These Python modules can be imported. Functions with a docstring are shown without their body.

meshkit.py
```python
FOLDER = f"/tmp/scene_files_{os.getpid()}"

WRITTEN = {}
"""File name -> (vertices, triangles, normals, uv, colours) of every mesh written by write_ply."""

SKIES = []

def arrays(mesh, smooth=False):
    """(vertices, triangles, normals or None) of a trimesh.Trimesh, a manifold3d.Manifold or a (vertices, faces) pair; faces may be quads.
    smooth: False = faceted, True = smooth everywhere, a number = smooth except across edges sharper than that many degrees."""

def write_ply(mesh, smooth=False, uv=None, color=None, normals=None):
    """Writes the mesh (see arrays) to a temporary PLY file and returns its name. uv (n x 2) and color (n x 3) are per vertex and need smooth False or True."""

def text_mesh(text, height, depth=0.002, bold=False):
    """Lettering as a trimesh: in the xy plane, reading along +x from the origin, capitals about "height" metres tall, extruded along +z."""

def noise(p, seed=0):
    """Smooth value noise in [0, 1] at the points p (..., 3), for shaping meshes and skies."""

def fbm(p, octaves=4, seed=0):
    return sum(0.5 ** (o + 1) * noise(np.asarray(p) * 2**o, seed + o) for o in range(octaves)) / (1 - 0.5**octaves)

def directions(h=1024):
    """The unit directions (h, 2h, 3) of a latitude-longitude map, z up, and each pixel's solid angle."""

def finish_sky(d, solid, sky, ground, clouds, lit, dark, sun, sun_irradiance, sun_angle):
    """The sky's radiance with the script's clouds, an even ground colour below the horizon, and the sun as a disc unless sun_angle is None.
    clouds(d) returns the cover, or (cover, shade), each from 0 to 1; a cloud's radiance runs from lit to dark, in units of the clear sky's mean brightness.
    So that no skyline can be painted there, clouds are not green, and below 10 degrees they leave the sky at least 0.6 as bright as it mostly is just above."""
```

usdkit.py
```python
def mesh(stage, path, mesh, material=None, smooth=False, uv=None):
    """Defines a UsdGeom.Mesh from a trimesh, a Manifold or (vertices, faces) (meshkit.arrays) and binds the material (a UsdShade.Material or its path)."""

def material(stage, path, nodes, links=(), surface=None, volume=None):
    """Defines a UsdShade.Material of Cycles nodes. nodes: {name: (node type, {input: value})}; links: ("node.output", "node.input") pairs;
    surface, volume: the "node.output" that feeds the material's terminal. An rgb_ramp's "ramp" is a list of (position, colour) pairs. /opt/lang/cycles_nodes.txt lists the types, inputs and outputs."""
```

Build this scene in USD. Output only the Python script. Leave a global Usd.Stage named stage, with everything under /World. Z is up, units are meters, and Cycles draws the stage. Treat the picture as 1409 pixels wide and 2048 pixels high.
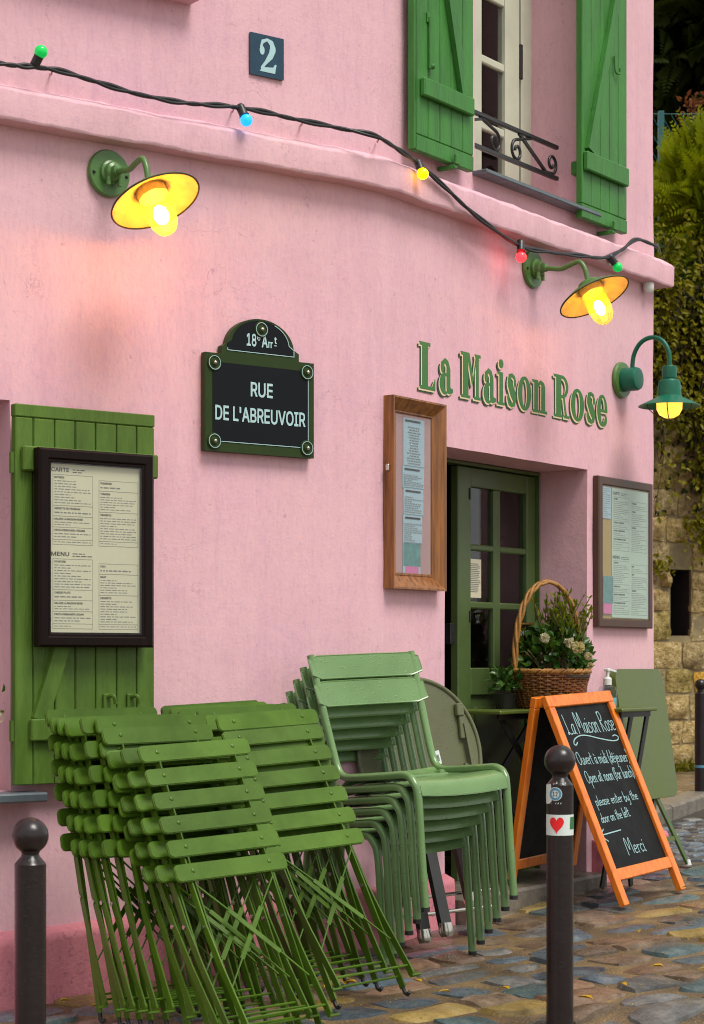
import math, random
import numpy as np, trimesh, manifold3d as m3
from shapely.geometry import Polygon, Point, LineString, box as sbox, MultiPolygon
from shapely.ops import unary_union
from shapely import affinity
from pxr import Usd, UsdGeom, UsdLux, UsdShade, Gf, Sdf
import usdkit, meshkit

# ------------------------------------------------------------------ camera, sky, sun, exposure
stage = Usd.Stage.CreateInMemory()
UsdGeom.SetStageUpAxis(stage, UsdGeom.Tokens.z)
UsdGeom.SetStageMetersPerUnit(stage, 1.0)
UsdGeom.Xform.Define(stage, '/World')
UsdGeom.Scope.Define(stage, '/World/Looks')
F, CX, HY, EYE = 4000.0, 704.5, 1330.0, 1.15
cam = UsdGeom.Camera.Define(stage, '/World/camera')
cam.AddTranslateOp().Set(Gf.Vec3d(0, 0, EYE)); cam.AddRotateXOp().Set(90.0)
APW = 24.0
cam.CreateHorizontalApertureAttr(APW); cam.CreateVerticalApertureAttr(APW * 2048 / 1409)
cam.CreateFocalLengthAttr(APW * F / 1409)
cam.CreateVerticalApertureOffsetAttr(APW * (HY - 1024) / 1409)
cam.CreateHorizontalApertureOffsetAttr(0.0)
cam.CreateClippingRangeAttr(Gf.Vec2f(0.1, 400))
cam.CreateFStopAttr(6.3); cam.CreateFocusDistanceAttr(7.6)
cam.CreateExposureAttr(1.12)

SUN_EL, SUN_AZ = math.radians(60), math.atan2(0.72, -0.69)
sd = np.array([math.sin(SUN_AZ) * math.cos(SUN_EL), math.cos(SUN_AZ) * math.cos(SUN_EL), math.sin(SUN_EL)])
sky_m = usdkit.material(stage, '/World/Looks/sky_overcast', {
    'sky': ('sky_texture', {'sky_type': 'single_scattering', 'sun_disc': False, 'sun_elevation': SUN_EL, 'sun_rotation': SUN_AZ}),
    'tc': ('texture_coordinate', {}),
    'n': ('noise_texture', {'scale': 2.4, 'detail': 5.0, 'roughness': 0.55}),
    'cover': ('rgb_ramp', {'ramp': [(0.0, (.86, .86, .86)), (0.42, (.9, .9, .9)), (0.62, (1, 1, 1)), (1.0, (1, 1, 1))]}),
    'shade': ('rgb_ramp', {'ramp': [(0.3, (5.2, 5.25, 5.4)), (0.6, (8.4, 8.3, 8.2)), (1.0, (9.5, 9.3, 9.1))]}),
    'mx': ('mix', {'mix_type': 'mix'}),
    'bg': ('background_shader', {'strength': 0.06})},
    [('tc.generated', 'n.vector'), ('n.fac', 'cover.fac'), ('n.fac', 'shade.fac'), ('cover.color', 'mx.fac'),
     ('sky.color', 'mx.color1'), ('shade.color', 'mx.color2'), ('mx.color', 'bg.color')], surface='bg.background')
dome = UsdLux.DomeLight.Define(stage, '/World/sky')
UsdShade.MaterialBindingAPI.Apply(dome.GetPrim()).Bind(sky_m)
dome.GetPrim().SetCustomDataByKey('kind', 'structure')
sun = UsdLux.DistantLight.Define(stage, '/World/sun')
sun.CreateIntensityAttr(0.4); sun.CreateAngleAttr(25.0); sun.CreateColorAttr(Gf.Vec3f(1, .95, .88))
sun.GetPrim().CreateAttribute('inputs:normalize', Sdf.ValueTypeNames.Bool).Set(True)
zq = Gf.Rotation(Gf.Vec3d(0, 0, 1), Gf.Vec3d(*sd))
sun.AddTransformOp().Set(Gf.Matrix4d().SetRotate(zq))

# ------------------------------------------------------------------ frames of the place
rnd = random.Random(7); npr = np.random.default_rng(7)
C = np.array([.098, 7.69]); AL, AR = math.radians(53.4), math.radians(35)
dL, dR = np.array([math.sin(AL), math.cos(AL)]), np.array([math.sin(AR), math.cos(AR)])
nL, nR = np.array([dL[1], -dL[0]]), np.array([dR[1], -dR[0]])
def g(x, y):
    z = .001 + .05 * (x + 1.16) + .02 * (y - 6.81)
    return z - .2 * np.maximum(0, 6.15 - y)
def onw(px, py, d, dd, nn):
    t = (px - CX) / F; b = C + nn * d
    s = (t * b[1] - b[0]) / (dd[0] - t * dd[1]); y = b[1] + s * dd[1]
    return s, EYE - (py - HY) * y / F
def L(px, py, d=0.): return onw(px, py, d, dL, nL)
def R(px, py, d=0.): return onw(px, py, d, dR, nR)
def P(px, py, y): return np.array([(px - CX) * y / F, y, EYE - (py - HY) * y / F])
def ground_at(px, py):
    y = 7.0
    for _ in range(40):
        x = (px - CX) / F * y; y = (EYE - g(x, y)) * F / (py - HY)
    return np.array([(px - CX) / F * y, y, g((px - CX) / F * y, y)])
def proj(p): return CX + F * p[0] / p[1], HY - F * (p[2] - EYE) / p[1]
ANG = {'L': math.degrees(math.atan2(dL[1], dL[0])), 'R': math.degrees(math.atan2(dR[1], dR[0]))}
def wpos(w, s, z, d=0.):
    dd, nn = (dL, nL) if w == 'L' else (dR, nR)
    b = C + dd * s + nn * d
    return (b[0], b[1], z)

# ------------------------------------------------------------------ scene helpers
used = {}
def numbered(path):
    if path not in used:
        used[path] = 0; return path
    used[path] += 1
    return f'{path}_{used[path]:03d}'
def tag(prim, label=None, cat=None, group=None, kind=None):
    for k, v in (('label', label), ('category', cat), ('group', group), ('kind', kind)):
        if v: prim.SetCustomDataByKey(k, v)
    return prim
def thing(name, label, cat, loc=(0, 0, 0), rotz=0., group=None, matrix=None):
    x = UsdGeom.Xform.Define(stage, numbered('/World/' + name))
    m = Gf.Matrix4d(1)
    if matrix is not None: m = Gf.Matrix4d(*np.asarray(matrix, float).T.ravel())
    else:
        m.SetRotate(Gf.Rotation(Gf.Vec3d(0, 0, 1), rotz)); m.SetTranslateOnly(Gf.Vec3d(*map(float, loc)))
    x.MakeMatrixXform().Set(m)
    return tag(x.GetPrim(), label, cat, group)
def wthing(name, label, cat, w, s, z, d=0., group=None):
    return thing(name, label, cat, wpos(w, s, z, d), ANG[w], group)
def copy_of(src, label, matrix, group=None):
    base = src.GetName()
    x = UsdGeom.Xform.Define(stage, numbered('/World/' + base))
    x.GetPrim().GetReferences().AddInternalReference(src.GetPath()); x.GetPrim().SetInstanceable(True)
    x.MakeMatrixXform().Set(Gf.Matrix4d(*np.asarray(matrix, float).T.ravel()))
    return tag(x.GetPrim(), label, src.GetCustomDataByKey('category'), group or src.GetCustomDataByKey('group'))
def obj(name, mesh, mat, parent=None, smooth=False, kind=None, label=None):
    if isinstance(mesh, (list,)): mesh = cat(mesh)
    base = str(parent.GetPath()) if parent is not None else '/World'
    m = usdkit.mesh(stage, numbered(base + '/' + name), mesh, mat, smooth)
    tag(m.GetPrim(), label, None, None, kind)
    return m.GetPrim()

# ------------------------------------------------------------------ mesh helpers
def cat(ms): return trimesh.util.concatenate([m for m in ms if m is not None])
def tm(v, f): return trimesh.Trimesh(np.asarray(v, float), np.asarray(f, int), process=False)
def bx(x0, x1, y0, y1, z0, z1, c=0.):
    if c <= 0:
        b = trimesh.creation.box((x1 - x0, y1 - y0, z1 - z0)); b.apply_translation(((x0 + x1) / 2, (y0 + y1) / 2, (z0 + z1) / 2)); return b
    pts = []
    for sx in (0, 1):
        for sy in (0, 1):
            for sz in (0, 1):
                p = np.array([x1 if sx else x0, y1 if sy else y0, z1 if sz else z0]); q = np.array([1 - 2 * sx, 1 - 2 * sy, 1 - 2 * sz]) * c
                for k in range(3):
                    r = p + q; r[k] = p[k]; pts.append(r)
    return trimesh.convex.convex_hull(np.array(pts))
def tube(pts, r, n=8, closed=False, flat=1.0, cap=True):
    pts = np.asarray(pts, float); N = len(pts); r = np.broadcast_to(r, N)
    t = np.gradient(pts, axis=0) if not closed else np.roll(pts, -1, 0) - np.roll(pts, 1, 0)
    t /= np.linalg.norm(t, axis=1, keepdims=True) + 1e-12
    u = np.cross(t[0], [0, 0, 1.]); u = u if np.linalg.norm(u) > .1 else np.cross(t[0], [1., 0, 0]); u /= np.linalg.norm(u)
    V = []
    for i in range(N):
        u = u - t[i] * np.dot(u, t[i]); u /= np.linalg.norm(u); w = np.cross(t[i], u)
        for k in range(n):
            a = 2 * math.pi * k / n
            V.append(pts[i] + r[i] * (math.cos(a) * u + math.sin(a) * w * flat))
    Fc = []
    for i in range(N if closed else N - 1):
        j = (i + 1) % N
        for k in range(n):
            a, b, c, d = i * n + k, i * n + (k + 1) % n, j * n + (k + 1) % n, j * n + k
            Fc += [(a, b, c), (a, c, d)]
    if cap and not closed:
        for i, flip in ((0, True), (N - 1, False)):
            ci = len(V); V.append(pts[i])
            for k in range(n):
                a, b = i * n + k, i * n + (k + 1) % n
                Fc.append((ci, b, a) if flip else (ci, a, b))
    return tm(V, Fc)
def curve(pts, n=8):
    pts = np.asarray(pts, float); out = []
    Q = np.vstack([2 * pts[0] - pts[1], pts, 2 * pts[-1] - pts[-2]])
    for i in range(1, len(Q) - 2):
        for t in np.linspace(0, 1, n, endpoint=False):
            a, b, c, d = Q[i - 1:i + 3]
            out.append(.5 * ((2 * b) + (c - a) * t + (2 * a - 5 * b + 4 * c - d) * t * t + (3 * b - a - 3 * c + d) * t ** 3))
    return np.array(out + [pts[-1]])
def lathe(prof, n=32, axis='z'):
    """profile of (radius, height); closed by its own ends when the radius is 0"""
    prof = np.asarray(prof, float); V, Fc, M = [], [], len(prof)
    for k in range(n):
        a = 2 * math.pi * k / n
        for r, z in prof: V.append((r * math.cos(a), r * math.sin(a), z))
    for k in range(n):
        j = (k + 1) % n
        for i in range(M - 1):
            a, b, c, d = k * M + i, j * M + i, j * M + i + 1, k * M + i + 1
            Fc += [(a, b, c), (a, c, d)]
    m = tm(V, Fc); m.update_faces(m.area_faces > 1e-12)
    if axis == 'y': m.apply_transform(trimesh.transformations.rotation_matrix(math.pi / 2, [1, 0, 0]))   # z -> -y
    return m
def ext(poly, y0, y1):
    """shapely polygon in (x, z) extruded from depth y0 to y1 (outwards is -y)"""
    ps = [p for p in (poly.geoms if hasattr(poly, 'geoms') else [poly]) if p.area > 1e-9]
    out = []
    for p in ps:
        m = trimesh.creation.extrude_polygon(p, abs(y1 - y0), engine='earcut')
        v = m.vertices.copy(); m.vertices = np.c_[v[:, 0], max(y0, y1) - v[:, 2], v[:, 1]]; out.append(m)
    return cat(out)
def bar(p, q, w, t, up=(0, -1., 0)):
    """flat bar from p to q: width w across, thickness t along 'up'"""
    p, q = np.asarray(p, float), np.asarray(q, float); a = (q - p); ln = np.linalg.norm(a); a /= ln
    n = np.asarray(up, float) - a * np.dot(up, a); n /= np.linalg.norm(n); s = np.cross(a, n)
    b = trimesh.creation.box((ln, w, t)); M = np.eye(4); M[:3, 0] = a; M[:3, 1] = s; M[:3, 2] = n; M[:3, 3] = (p + q) / 2
    b.apply_transform(M); return b
def xf(m, M): m = m.copy(); m.apply_transform(M); return m
def mv(m, x=0, y=0, z=0): m = m.copy(); m.apply_translation((x, y, z)); return m
def rot(m, deg, ax, p=(0, 0, 0)): return xf(m, trimesh.transformations.rotation_matrix(math.radians(deg), ax, p))
def sph(r, c=(0, 0, 0), sub=2): m = trimesh.creation.icosphere(sub, r); m.apply_translation(c); return m
def text(s, h, x0, x1, z, y, dep=.0008, bold=False, center=False):
    m = meshkit.text_mesh(s, h, dep, bold); v = m.vertices.copy(); a, b = v[:, 0].min(), v[:, 0].max()
    if x1 is not None: v[:, 0] = x0 + (v[:, 0] - a) * (x1 - x0) / (b - a)
    else: v[:, 0] += x0 - a
    m.vertices = np.c_[v[:, 0], y - v[:, 2], z + v[:, 1]]; return m
def quad(x0, x1, z0, z1, y): return tm([(x0, y, z0), (x1, y, z0), (x1, y, z1), (x0, y, z1)], [(0, 1, 2), (0, 2, 3)])
def warp(p, a=.006):
    p = np.asarray(p, float)
    o = np.stack([meshkit.noise(p * 2.3 + 11 * k, 3 + k) - .5 for k in range(3)], -1) + .45 * np.stack([meshkit.noise(p * 7 + 5 * k, 13 + k) - .5 for k in range(3)], -1)
    return p + o * 2 * a

# ------------------------------------------------------------------ materials
def lin(r, g_, b, k=.85):
    return tuple(k * ((c / 255 / 12.92) if c / 255 <= .04045 else ((c / 255 + .055) / 1.055) ** 2.4) for c in (r, g_, b))
def mat(name, col, rough=.5, spec=.5, var=.15, scale=6., bump=0., bscale=60., metal=0., coat=0., vary=False, chip=None, col2=None, streak=None, dist=.01, drops=0., **kw):
    """paint-like material: base colour with soft noise, small relief, uneven gloss"""
    col = np.array(col); c2 = np.array(col2) if col2 is not None else col * (1 - var)
    mp = {'scale': (1., 1., 1.) if streak is None else streak}
    nodes = {'geo': ('texture_coordinate', {}) if kw.get('obj') else ('geometry', {}), 'mp': ('mapping', mp),
             'n': ('noise_texture', {'scale': scale, 'detail': 5.0, 'roughness': .6}),
             'r': ('rgb_ramp', {'ramp': [(.32, c2), (.68, col * (1 + var * .35))]}),
             'rr': ('map_range', {'from_min': .3, 'from_max': .7, 'to_min': rough * .8, 'to_max': min(1, rough * 1.2)}),
             'p': ('principled_bsdf', {'specular_ior_level': spec, 'metallic': metal, 'coat_weight': coat, 'coat_roughness': .15})}
    links = [('geo.object' if kw.get('obj') else 'geo.position', 'mp.vector'), ('mp.vector', 'n.vector'), ('n.fac', 'r.fac'), ('r.color', 'p.base_color'), ('n.fac', 'rr.value'), ('rr.result', 'p.roughness')]
    if bump:
        nodes['bn'] = ('noise_texture', {'scale': bscale, 'detail': 4.0}); nodes['b'] = ('bump', {'strength': bump, 'distance': dist})
        links += [('mp.vector', 'bn.vector'), ('bn.fac', 'b.height'), ('b.normal', 'p.normal')]
    if chip is not None:   # flaked paint and grime in patches
        nodes['cn'] = ('noise_texture', {'scale': 26., 'detail': 6.0, 'roughness': .75}); nodes['cr'] = ('rgb_ramp', {'ramp': [(.66, (0, 0, 0)), (.69, (.8, .8, .8))]}); nodes['cm'] = ('mix', {'color2': chip})
        links += [('mp.vector', 'cn.vector'), ('cn.fac', 'cr.fac'), ('cr.color', 'cm.fac'), ('r.color', 'cm.color1'), ('cm.color', 'p.base_color')]; links.remove(('r.color', 'p.base_color'))
    if drops:   # beads of rain
        nodes['v'] = ('voronoi_texture', {'scale': 85.0, 'randomness': 1.0}); nodes['vr'] = ('map_range', {'from_min': .12, 'from_max': .3, 'to_min': 1., 'to_max': 0., 'clamp': True})
        nodes['vs'] = ('noise_texture', {'scale': 45.0, 'detail': 1.0}); nodes['vm'] = ('map_range', {'from_min': .5, 'from_max': .6, 'to_min': 0., 'to_max': 1., 'clamp': True})
        nodes['vx'] = ('math', {'math_type': 'multiply'}); nodes['b2'] = ('bump', {'strength': drops, 'distance': .004})
        links += [('geo.position', 'v.vector'), ('v.distance', 'vr.value'), ('geo.position', 'vs.vector'), ('vs.fac', 'vm.value'), ('vr.result', 'vx.value1'), ('vm.result', 'vx.value2'), ('vx.value', 'b2.height')]
        if bump: links += [('b.normal', 'b2.normal')]; links.remove(('b.normal', 'p.normal'))
        links += [('b2.normal', 'p.normal')]
    if vary:    # alike pieces differ a little in tone
        nodes['oi'] = ('object_info', {}); nodes['ov'] = ('map_range', {'to_min': .72, 'to_max': 1.1}); nodes['hs'] = ('hsv', {})
        a_ = [l for l in links if l[1] == 'p.base_color'][0]; links.remove(a_)
        links += [('oi.random', 'ov.value'), ('ov.result', 'hs.value'), (a_[0], 'hs.color'), ('hs.color', 'p.base_color')]
    return usdkit.material(stage, '/World/Looks/' + name, nodes, links, 'p.BSDF')
def emit(name, col, strength):
    return usdkit.material(stage, '/World/Looks/' + name, {'e': ('emission', {'color': col, 'strength': strength})}, [], 'e.emission')
def pane(name, tint=(1, 1, 1), gloss=1.0, ior=1.5):
    return usdkit.material(stage, '/World/Looks/' + name, {'t': ('transparent_bsdf', {'color': tint}), 'gl': ('glossy_bsdf', {'color': (gloss,) * 3, 'roughness': .02}),
        'lw': ('layer_weight', {'blend': .5}), 'pw': ('math', {'math_type': 'power', 'value2': 5.0}), 'ma': ('math', {'math_type': 'multiply_add', 'value2': .8, 'value3': .035}), 'm': ('mix_closure', {})},
        [('lw.facing', 'pw.value1'), ('pw.value', 'ma.value1'), ('ma.value', 'm.fac'), ('t.BSDF', 'm.closure1'), ('gl.BSDF', 'm.closure2')], 'm.closure')
def leaf(name, col, col2, rough=.4, trans=.35, scale=9., spec=.15):
    return usdkit.material(stage, '/World/Looks/' + name, {
        'geo': ('geometry', {}), 'n': ('noise_texture', {'scale': scale, 'detail': 3.0}), 'r': ('rgb_ramp', {'ramp': [(.3, col), (.7, col2)]}),
        'hs': ('hsv', {}), 'vr': ('map_range', {'to_min': .55, 'to_max': 1.35}),
        'p': ('principled_bsdf', {'roughness': rough, 'specular_ior_level': spec}), 't': ('translucent_bsdf', {}), 'm': ('mix_closure', {'fac': trans})},
        [('geo.position', 'n.vector'), ('n.fac', 'r.fac'), ('r.color', 'hs.color'), ('geo.random_per_island', 'vr.value'), ('vr.result', 'hs.value'), ('hs.color', 'p.base_color'), ('hs.color', 't.color'), ('p.BSDF', 'm.closure1'), ('t.BSDF', 'm.closure2')], 'm.closure')
def wood(name, a, b, rough=.45, streak=(30, 30, 2.), coat=.15):
    return mat(name, a, rough, col2=b, scale=1.6, streak=streak, bump=.15, bscale=6., dist=.004, coat=coat, obj=True)

# pink plaster: mottled, with faint vertical rain streaks and a fine trowelled relief
def plaster(name, c1, c2, c3, bstr=.35, speck=.70):
    return usdkit.material(stage, '/World/Looks/' + name, {
        'geo': ('geometry', {}), 'm1': ('mapping', {'scale': (9., 9., 1.6)}), 'n1': ('noise_texture', {'scale': 1.6, 'detail': 6.0, 'roughness': .62}),
        'n2': ('noise_texture', {'scale': .9, 'detail': 5.0, 'roughness': .6}), 'n3': ('noise_texture', {'scale': 70., 'detail': 5.0, 'roughness': .7}), 'n4': ('noise_texture', {'scale': 9., 'detail': 4.0}),
        'r1': ('rgb_ramp', {'ramp': [(.3, c2), (.62, c1)]}), 'r2': ('rgb_ramp', {'ramp': [(.35, (0, 0, 0)), (.7, (.75, .75, .75))]}), 'mx': ('mix', {'color2': c3}),
        'mv': ('mapping', {'scale': (1., 1., .3)}), 'nf': ('noise_texture', {'scale': 85., 'detail': 3.0, 'roughness': .6}), 'rf': ('rgb_ramp', {'ramp': [(.34, (.78, .76, .86)), (.5, (1, 1, 1)), (.66, (1.08, 1.04, .98))]}), 'mf': ('mix', {'mix_type': 'multiply', 'fac': .3}),
        'v': ('noise_texture', {'scale': 38., 'detail': 2.0}), 'vr': ('rgb_ramp', {'ramp': [(speck, (0, 0, 0)), (speck + .07, (.4, .4, .4))]}), 'mx2': ('mix', {'color2': tuple(x * .55 for x in c2)}),
        'ck': ('noise_texture', {'scale': 2.6, 'detail': 9.0, 'roughness': .55, 'distortion': .6}), 'ca': ('math', {'math_type': 'subtract', 'value2': .5}), 'cb': ('math', {'math_type': 'absolute'}), 'cc': ('map_range', {'from_min': 0., 'from_max': .0022, 'to_min': 1., 'to_max': 0., 'clamp': True}),
        'cm': ('noise_texture', {'scale': 1.7, 'detail': 2.0}), 'cd': ('map_range', {'from_min': .56, 'from_max': .62, 'to_min': 0., 'to_max': .55, 'clamp': True}), 'ce': ('math', {'math_type': 'multiply'}), 'mx3': ('mix', {'color2': tuple(x * .45 for x in c2)}),
        'ms': ('mapping', {'scale': (14., 14., .5)}), 'ns': ('noise_texture', {'scale': 1.2, 'detail': 4.0, 'roughness': .6}), 'rs': ('rgb_ramp', {'ramp': [(.5, (1, 1, 1)), (.75, (.86, .84, .86))]}), 'mz': ('mix', {'mix_type': 'multiply', 'fac': .3}),
        'ad': ('math', {'math_type': 'multiply_add', 'value2': .5}),
        'b': ('bump', {'strength': bstr, 'distance': .009}), 'p': ('principled_bsdf', {'roughness': .72, 'specular_ior_level': .25})},
        [('geo.position', 'm1.vector'), ('m1.vector', 'n1.vector'), ('geo.position', 'n2.vector'), ('geo.position', 'n3.vector'), ('geo.position', 'n4.vector'), ('n1.fac', 'r1.fac'), ('n2.fac', 'r2.fac'),
         ('r2.color', 'mx.fac'), ('r1.color', 'mx.color1'), ('geo.position', 'v.vector'), ('v.fac', 'vr.fac'), ('vr.color', 'mx2.fac'), ('geo.position', 'mv.vector'), ('mv.vector', 'nf.vector'), ('nf.fac', 'rf.fac'), ('rf.color', 'mf.color2'), ('mx.color', 'mf.color1'), ('mf.color', 'mx2.color1'), ('geo.position', 'ck.vector'), ('ck.fac', 'ca.value1'), ('ca.value', 'cb.value1'), ('cb.value', 'cc.value'), ('geo.position', 'cm.vector'), ('cm.fac', 'cd.value'), ('cc.result', 'ce.value1'), ('cd.result', 'ce.value2'), ('ce.value', 'mx3.fac'), ('mx2.color', 'mz.color1'), ('geo.position', 'ms.vector'), ('ms.vector', 'ns.vector'), ('ns.fac', 'rs.fac'), ('rs.color', 'mz.color2'), ('mz.color', 'mx3.color1'), ('mx3.color', 'p.base_color'),
         ('n3.fac', 'ad.value1'), ('n4.fac', 'ad.value3'), ('ad.value', 'b.height'), ('b.normal', 'p.normal')], 'p.BSDF')
M = {}
M['pink'] = plaster('pink_plaster', lin(231, 184, 197), lin(221, 173, 191), lin(236, 192, 196), .32)
M['plinth'] = plaster('pink_plinth_plaster', lin(212, 130, 144), lin(192, 116, 134), lin(220, 142, 146), .6, .60)
M['shutter_up'] = mat('green_shutter_paint', lin(68, 134, 58), .48, .3, var=.32, scale=3.5, bump=.3, bscale=30, streak=(5, 5, .8), chip=lin(44, 96, 46))
M['shutter_low'] = mat('olive_green_shutter_paint', lin(86, 118, 42), .48, .3, var=.3, scale=3.5, bump=.3, bscale=30, streak=(5, 5, .8), chip=lin(58, 84, 28))
M['door'] = mat('dark_green_door_paint', lin(80, 102, 54), .42, var=.2, scale=4, bump=.1, bscale=30)
M['lamp_green'] = mat('lamp_green_paint', lin(84, 126, 62), .35, var=.15, scale=12, bump=.1, bscale=120)
M['teal'] = mat('teal_enamel', lin(10, 104, 80), .4, .35, var=.2, scale=14, bump=.1, bscale=120)
M['chair'] = mat('wet_green_chair_paint', lin(78, 112, 24), .35, .28, vary=True, var=.3, scale=5, bump=.05, bscale=40, drops=.12, coat=0.)
M['metal_chair'] = mat('sage_green_chair_paint', lin(108, 144, 88), .24, .45, var=.15, scale=5, drops=.5, coat=.3)
M['tabletop'] = mat('olive_table_paint', lin(86, 102, 40), .34, var=.12, scale=4, drops=.25)
M['round_table'] = mat('grey_green_table_underside', lin(102, 106, 74), .4, var=.15, scale=5, drops=.4)
M['dark_steel'] = mat('dark_steel', lin(26, 28, 24), .4, var=.2)
M['chrome'] = mat('worn_chrome', (.6, .58, .52), .22, metal=1.0, var=.2)
M['rubber'] = mat('black_rubber', (.015, .015, .015), .5)
M['iron'] = mat('black_wrought_iron', (.01, .01, .011), .38, var=.3, bump=.2, bscale=90)
M['bollard'] = mat('brown_black_bollard_paint', lin(30, 22, 23), .3, .35, var=.2, scale=7, bump=.1, bscale=60, drops=.2, coat=.2)
M['cream_frame'] = mat('cream_window_paint', lin(206, 208, 186), .45, var=.1)
M['zinc'] = mat('wet_zinc', lin(110, 122, 128), .3, var=.25, metal=.4)
M['glass'] = pane('window_glass', (.86, .88, .87))
M['glass_front'] = pane('picture_glass', (.95, .96, .95), .8)
M['paper'] = mat('cream_paper', lin(222, 218, 190), .7, var=.05)
M['paper_blue'] = mat('pale_blue_paper', lin(170, 198, 214), .7, var=.05)
M['paper_green'] = mat('pale_green_paper', lin(190, 212, 198), .7, var=.05)
M['paper_tan'] = mat('tan_card', lin(178, 152, 82), .7, var=.08)
M['mauve_back'] = mat('mauve_backing_card', lin(190, 148, 150), .8, var=.08)
M['photo_teal'] = mat('teal_print', lin(96, 150, 150), .6, var=.3, scale=40)
M['photo_pink'] = mat('pink_print', lin(220, 120, 176), .6, var=.1)
M['ink'] = mat('black_ink', (.03, .03, .032), .6, var=.05)
M['ink_grey'] = mat('grey_ink', (.2, .2, .19), .7, var=.05)
M['dark_wood'] = mat('dark_mahogany', lin(24, 9, 7), .42, .15, col2=lin(11, 5, 5), scale=1.6, streak=(30, 30, 2.), bump=.15, bscale=6., dist=.004, obj=True)
M['oak'] = wood('varnished_oak', lin(164, 104, 44), lin(92, 52, 18), .38, coat=.2)
M['brown_wood'] = wood('weathered_brown_wood', lin(86, 54, 32), lin(52, 32, 20), .5)
M['orange_wood'] = wood('orange_varnished_pine', lin(240, 136, 28), lin(216, 104, 14), .38, coat=.25)
M['slate'] = mat('blackboard_slate', lin(13, 16, 17), .6, .2, var=.25, scale=10)
M['chalk'] = mat('pale_blue_chalk', lin(158, 196, 198), .9, var=.1)
M['sign_green'] = mat('dark_green_enamel', lin(40, 60, 18), .45, .25, var=.12, scale=14)
M['sign_navy'] = mat('navy_enamel', lin(6, 12, 20), .5, .2, var=.1)
M['sign_white'] = mat('pale_enamel', lin(176, 214, 216), .35, var=.06)
M['plate_blue'] = mat('blue_enamel_plate', lin(10, 60, 84), .28, var=.25, scale=20)
M['letter_green'] = mat('green_sign_paint', lin(52, 118, 52), .5, var=.12, scale=20)
M['letter_cream'] = mat('cream_sign_paint', lin(238, 214, 176), .6, var=.08)
M['letter_dark'] = mat('dark_green_sign_paint', lin(26, 66, 34), .5, var=.1)
M['wicker'] = mat('wicker_brown', lin(124, 78, 34), .5, var=.4, scale=60, bump=.3, bscale=150)
M['wicker_light'] = mat('wicker_tan', lin(168, 118, 52), .5, var=.3, scale=40, bump=.3, bscale=150)
M['white_plastic'] = mat('white_plastic', lin(222, 226, 222), .35, var=.03)
M['gel'] = mat('pale_blue_gel', lin(120, 190, 200), .2, var=.05)
M['stone_slab'] = mat('wet_grey_stone', lin(118, 110, 98), .35, var=.35, scale=9, bump=.4, bscale=35)
M['kerb'] = mat('granite_kerb', lin(128, 122, 112), .4, var=.3, scale=14, bump=.4, bscale=45)
M['cable'] = mat('black_cable', (.012, .012, .014), .4)
M['enamel_in'] = mat('cream_lamp_enamel', lin(236, 214, 150), .4, var=.22, scale=16)
M['rust'] = mat('chipped_rim', lin(58, 48, 34), .6, var=.4, scale=30)
M['red'] = mat('red_sticker', lin(236, 24, 30), .4, var=.03)
M['blue_st'] = mat('blue_sticker', lin(84, 146, 172), .4, var=.05)
M['green_st'] = mat('green_sticker', lin(52, 120, 62), .4, var=.2, scale=60)
M['white_st'] = mat('white_sticker', lin(220, 232, 228), .4, var=.04)
M['yellow_leaf'] = mat('fallen_yellow_leaf', lin(196, 156, 24), .5, var=.4, scale=40)
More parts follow.
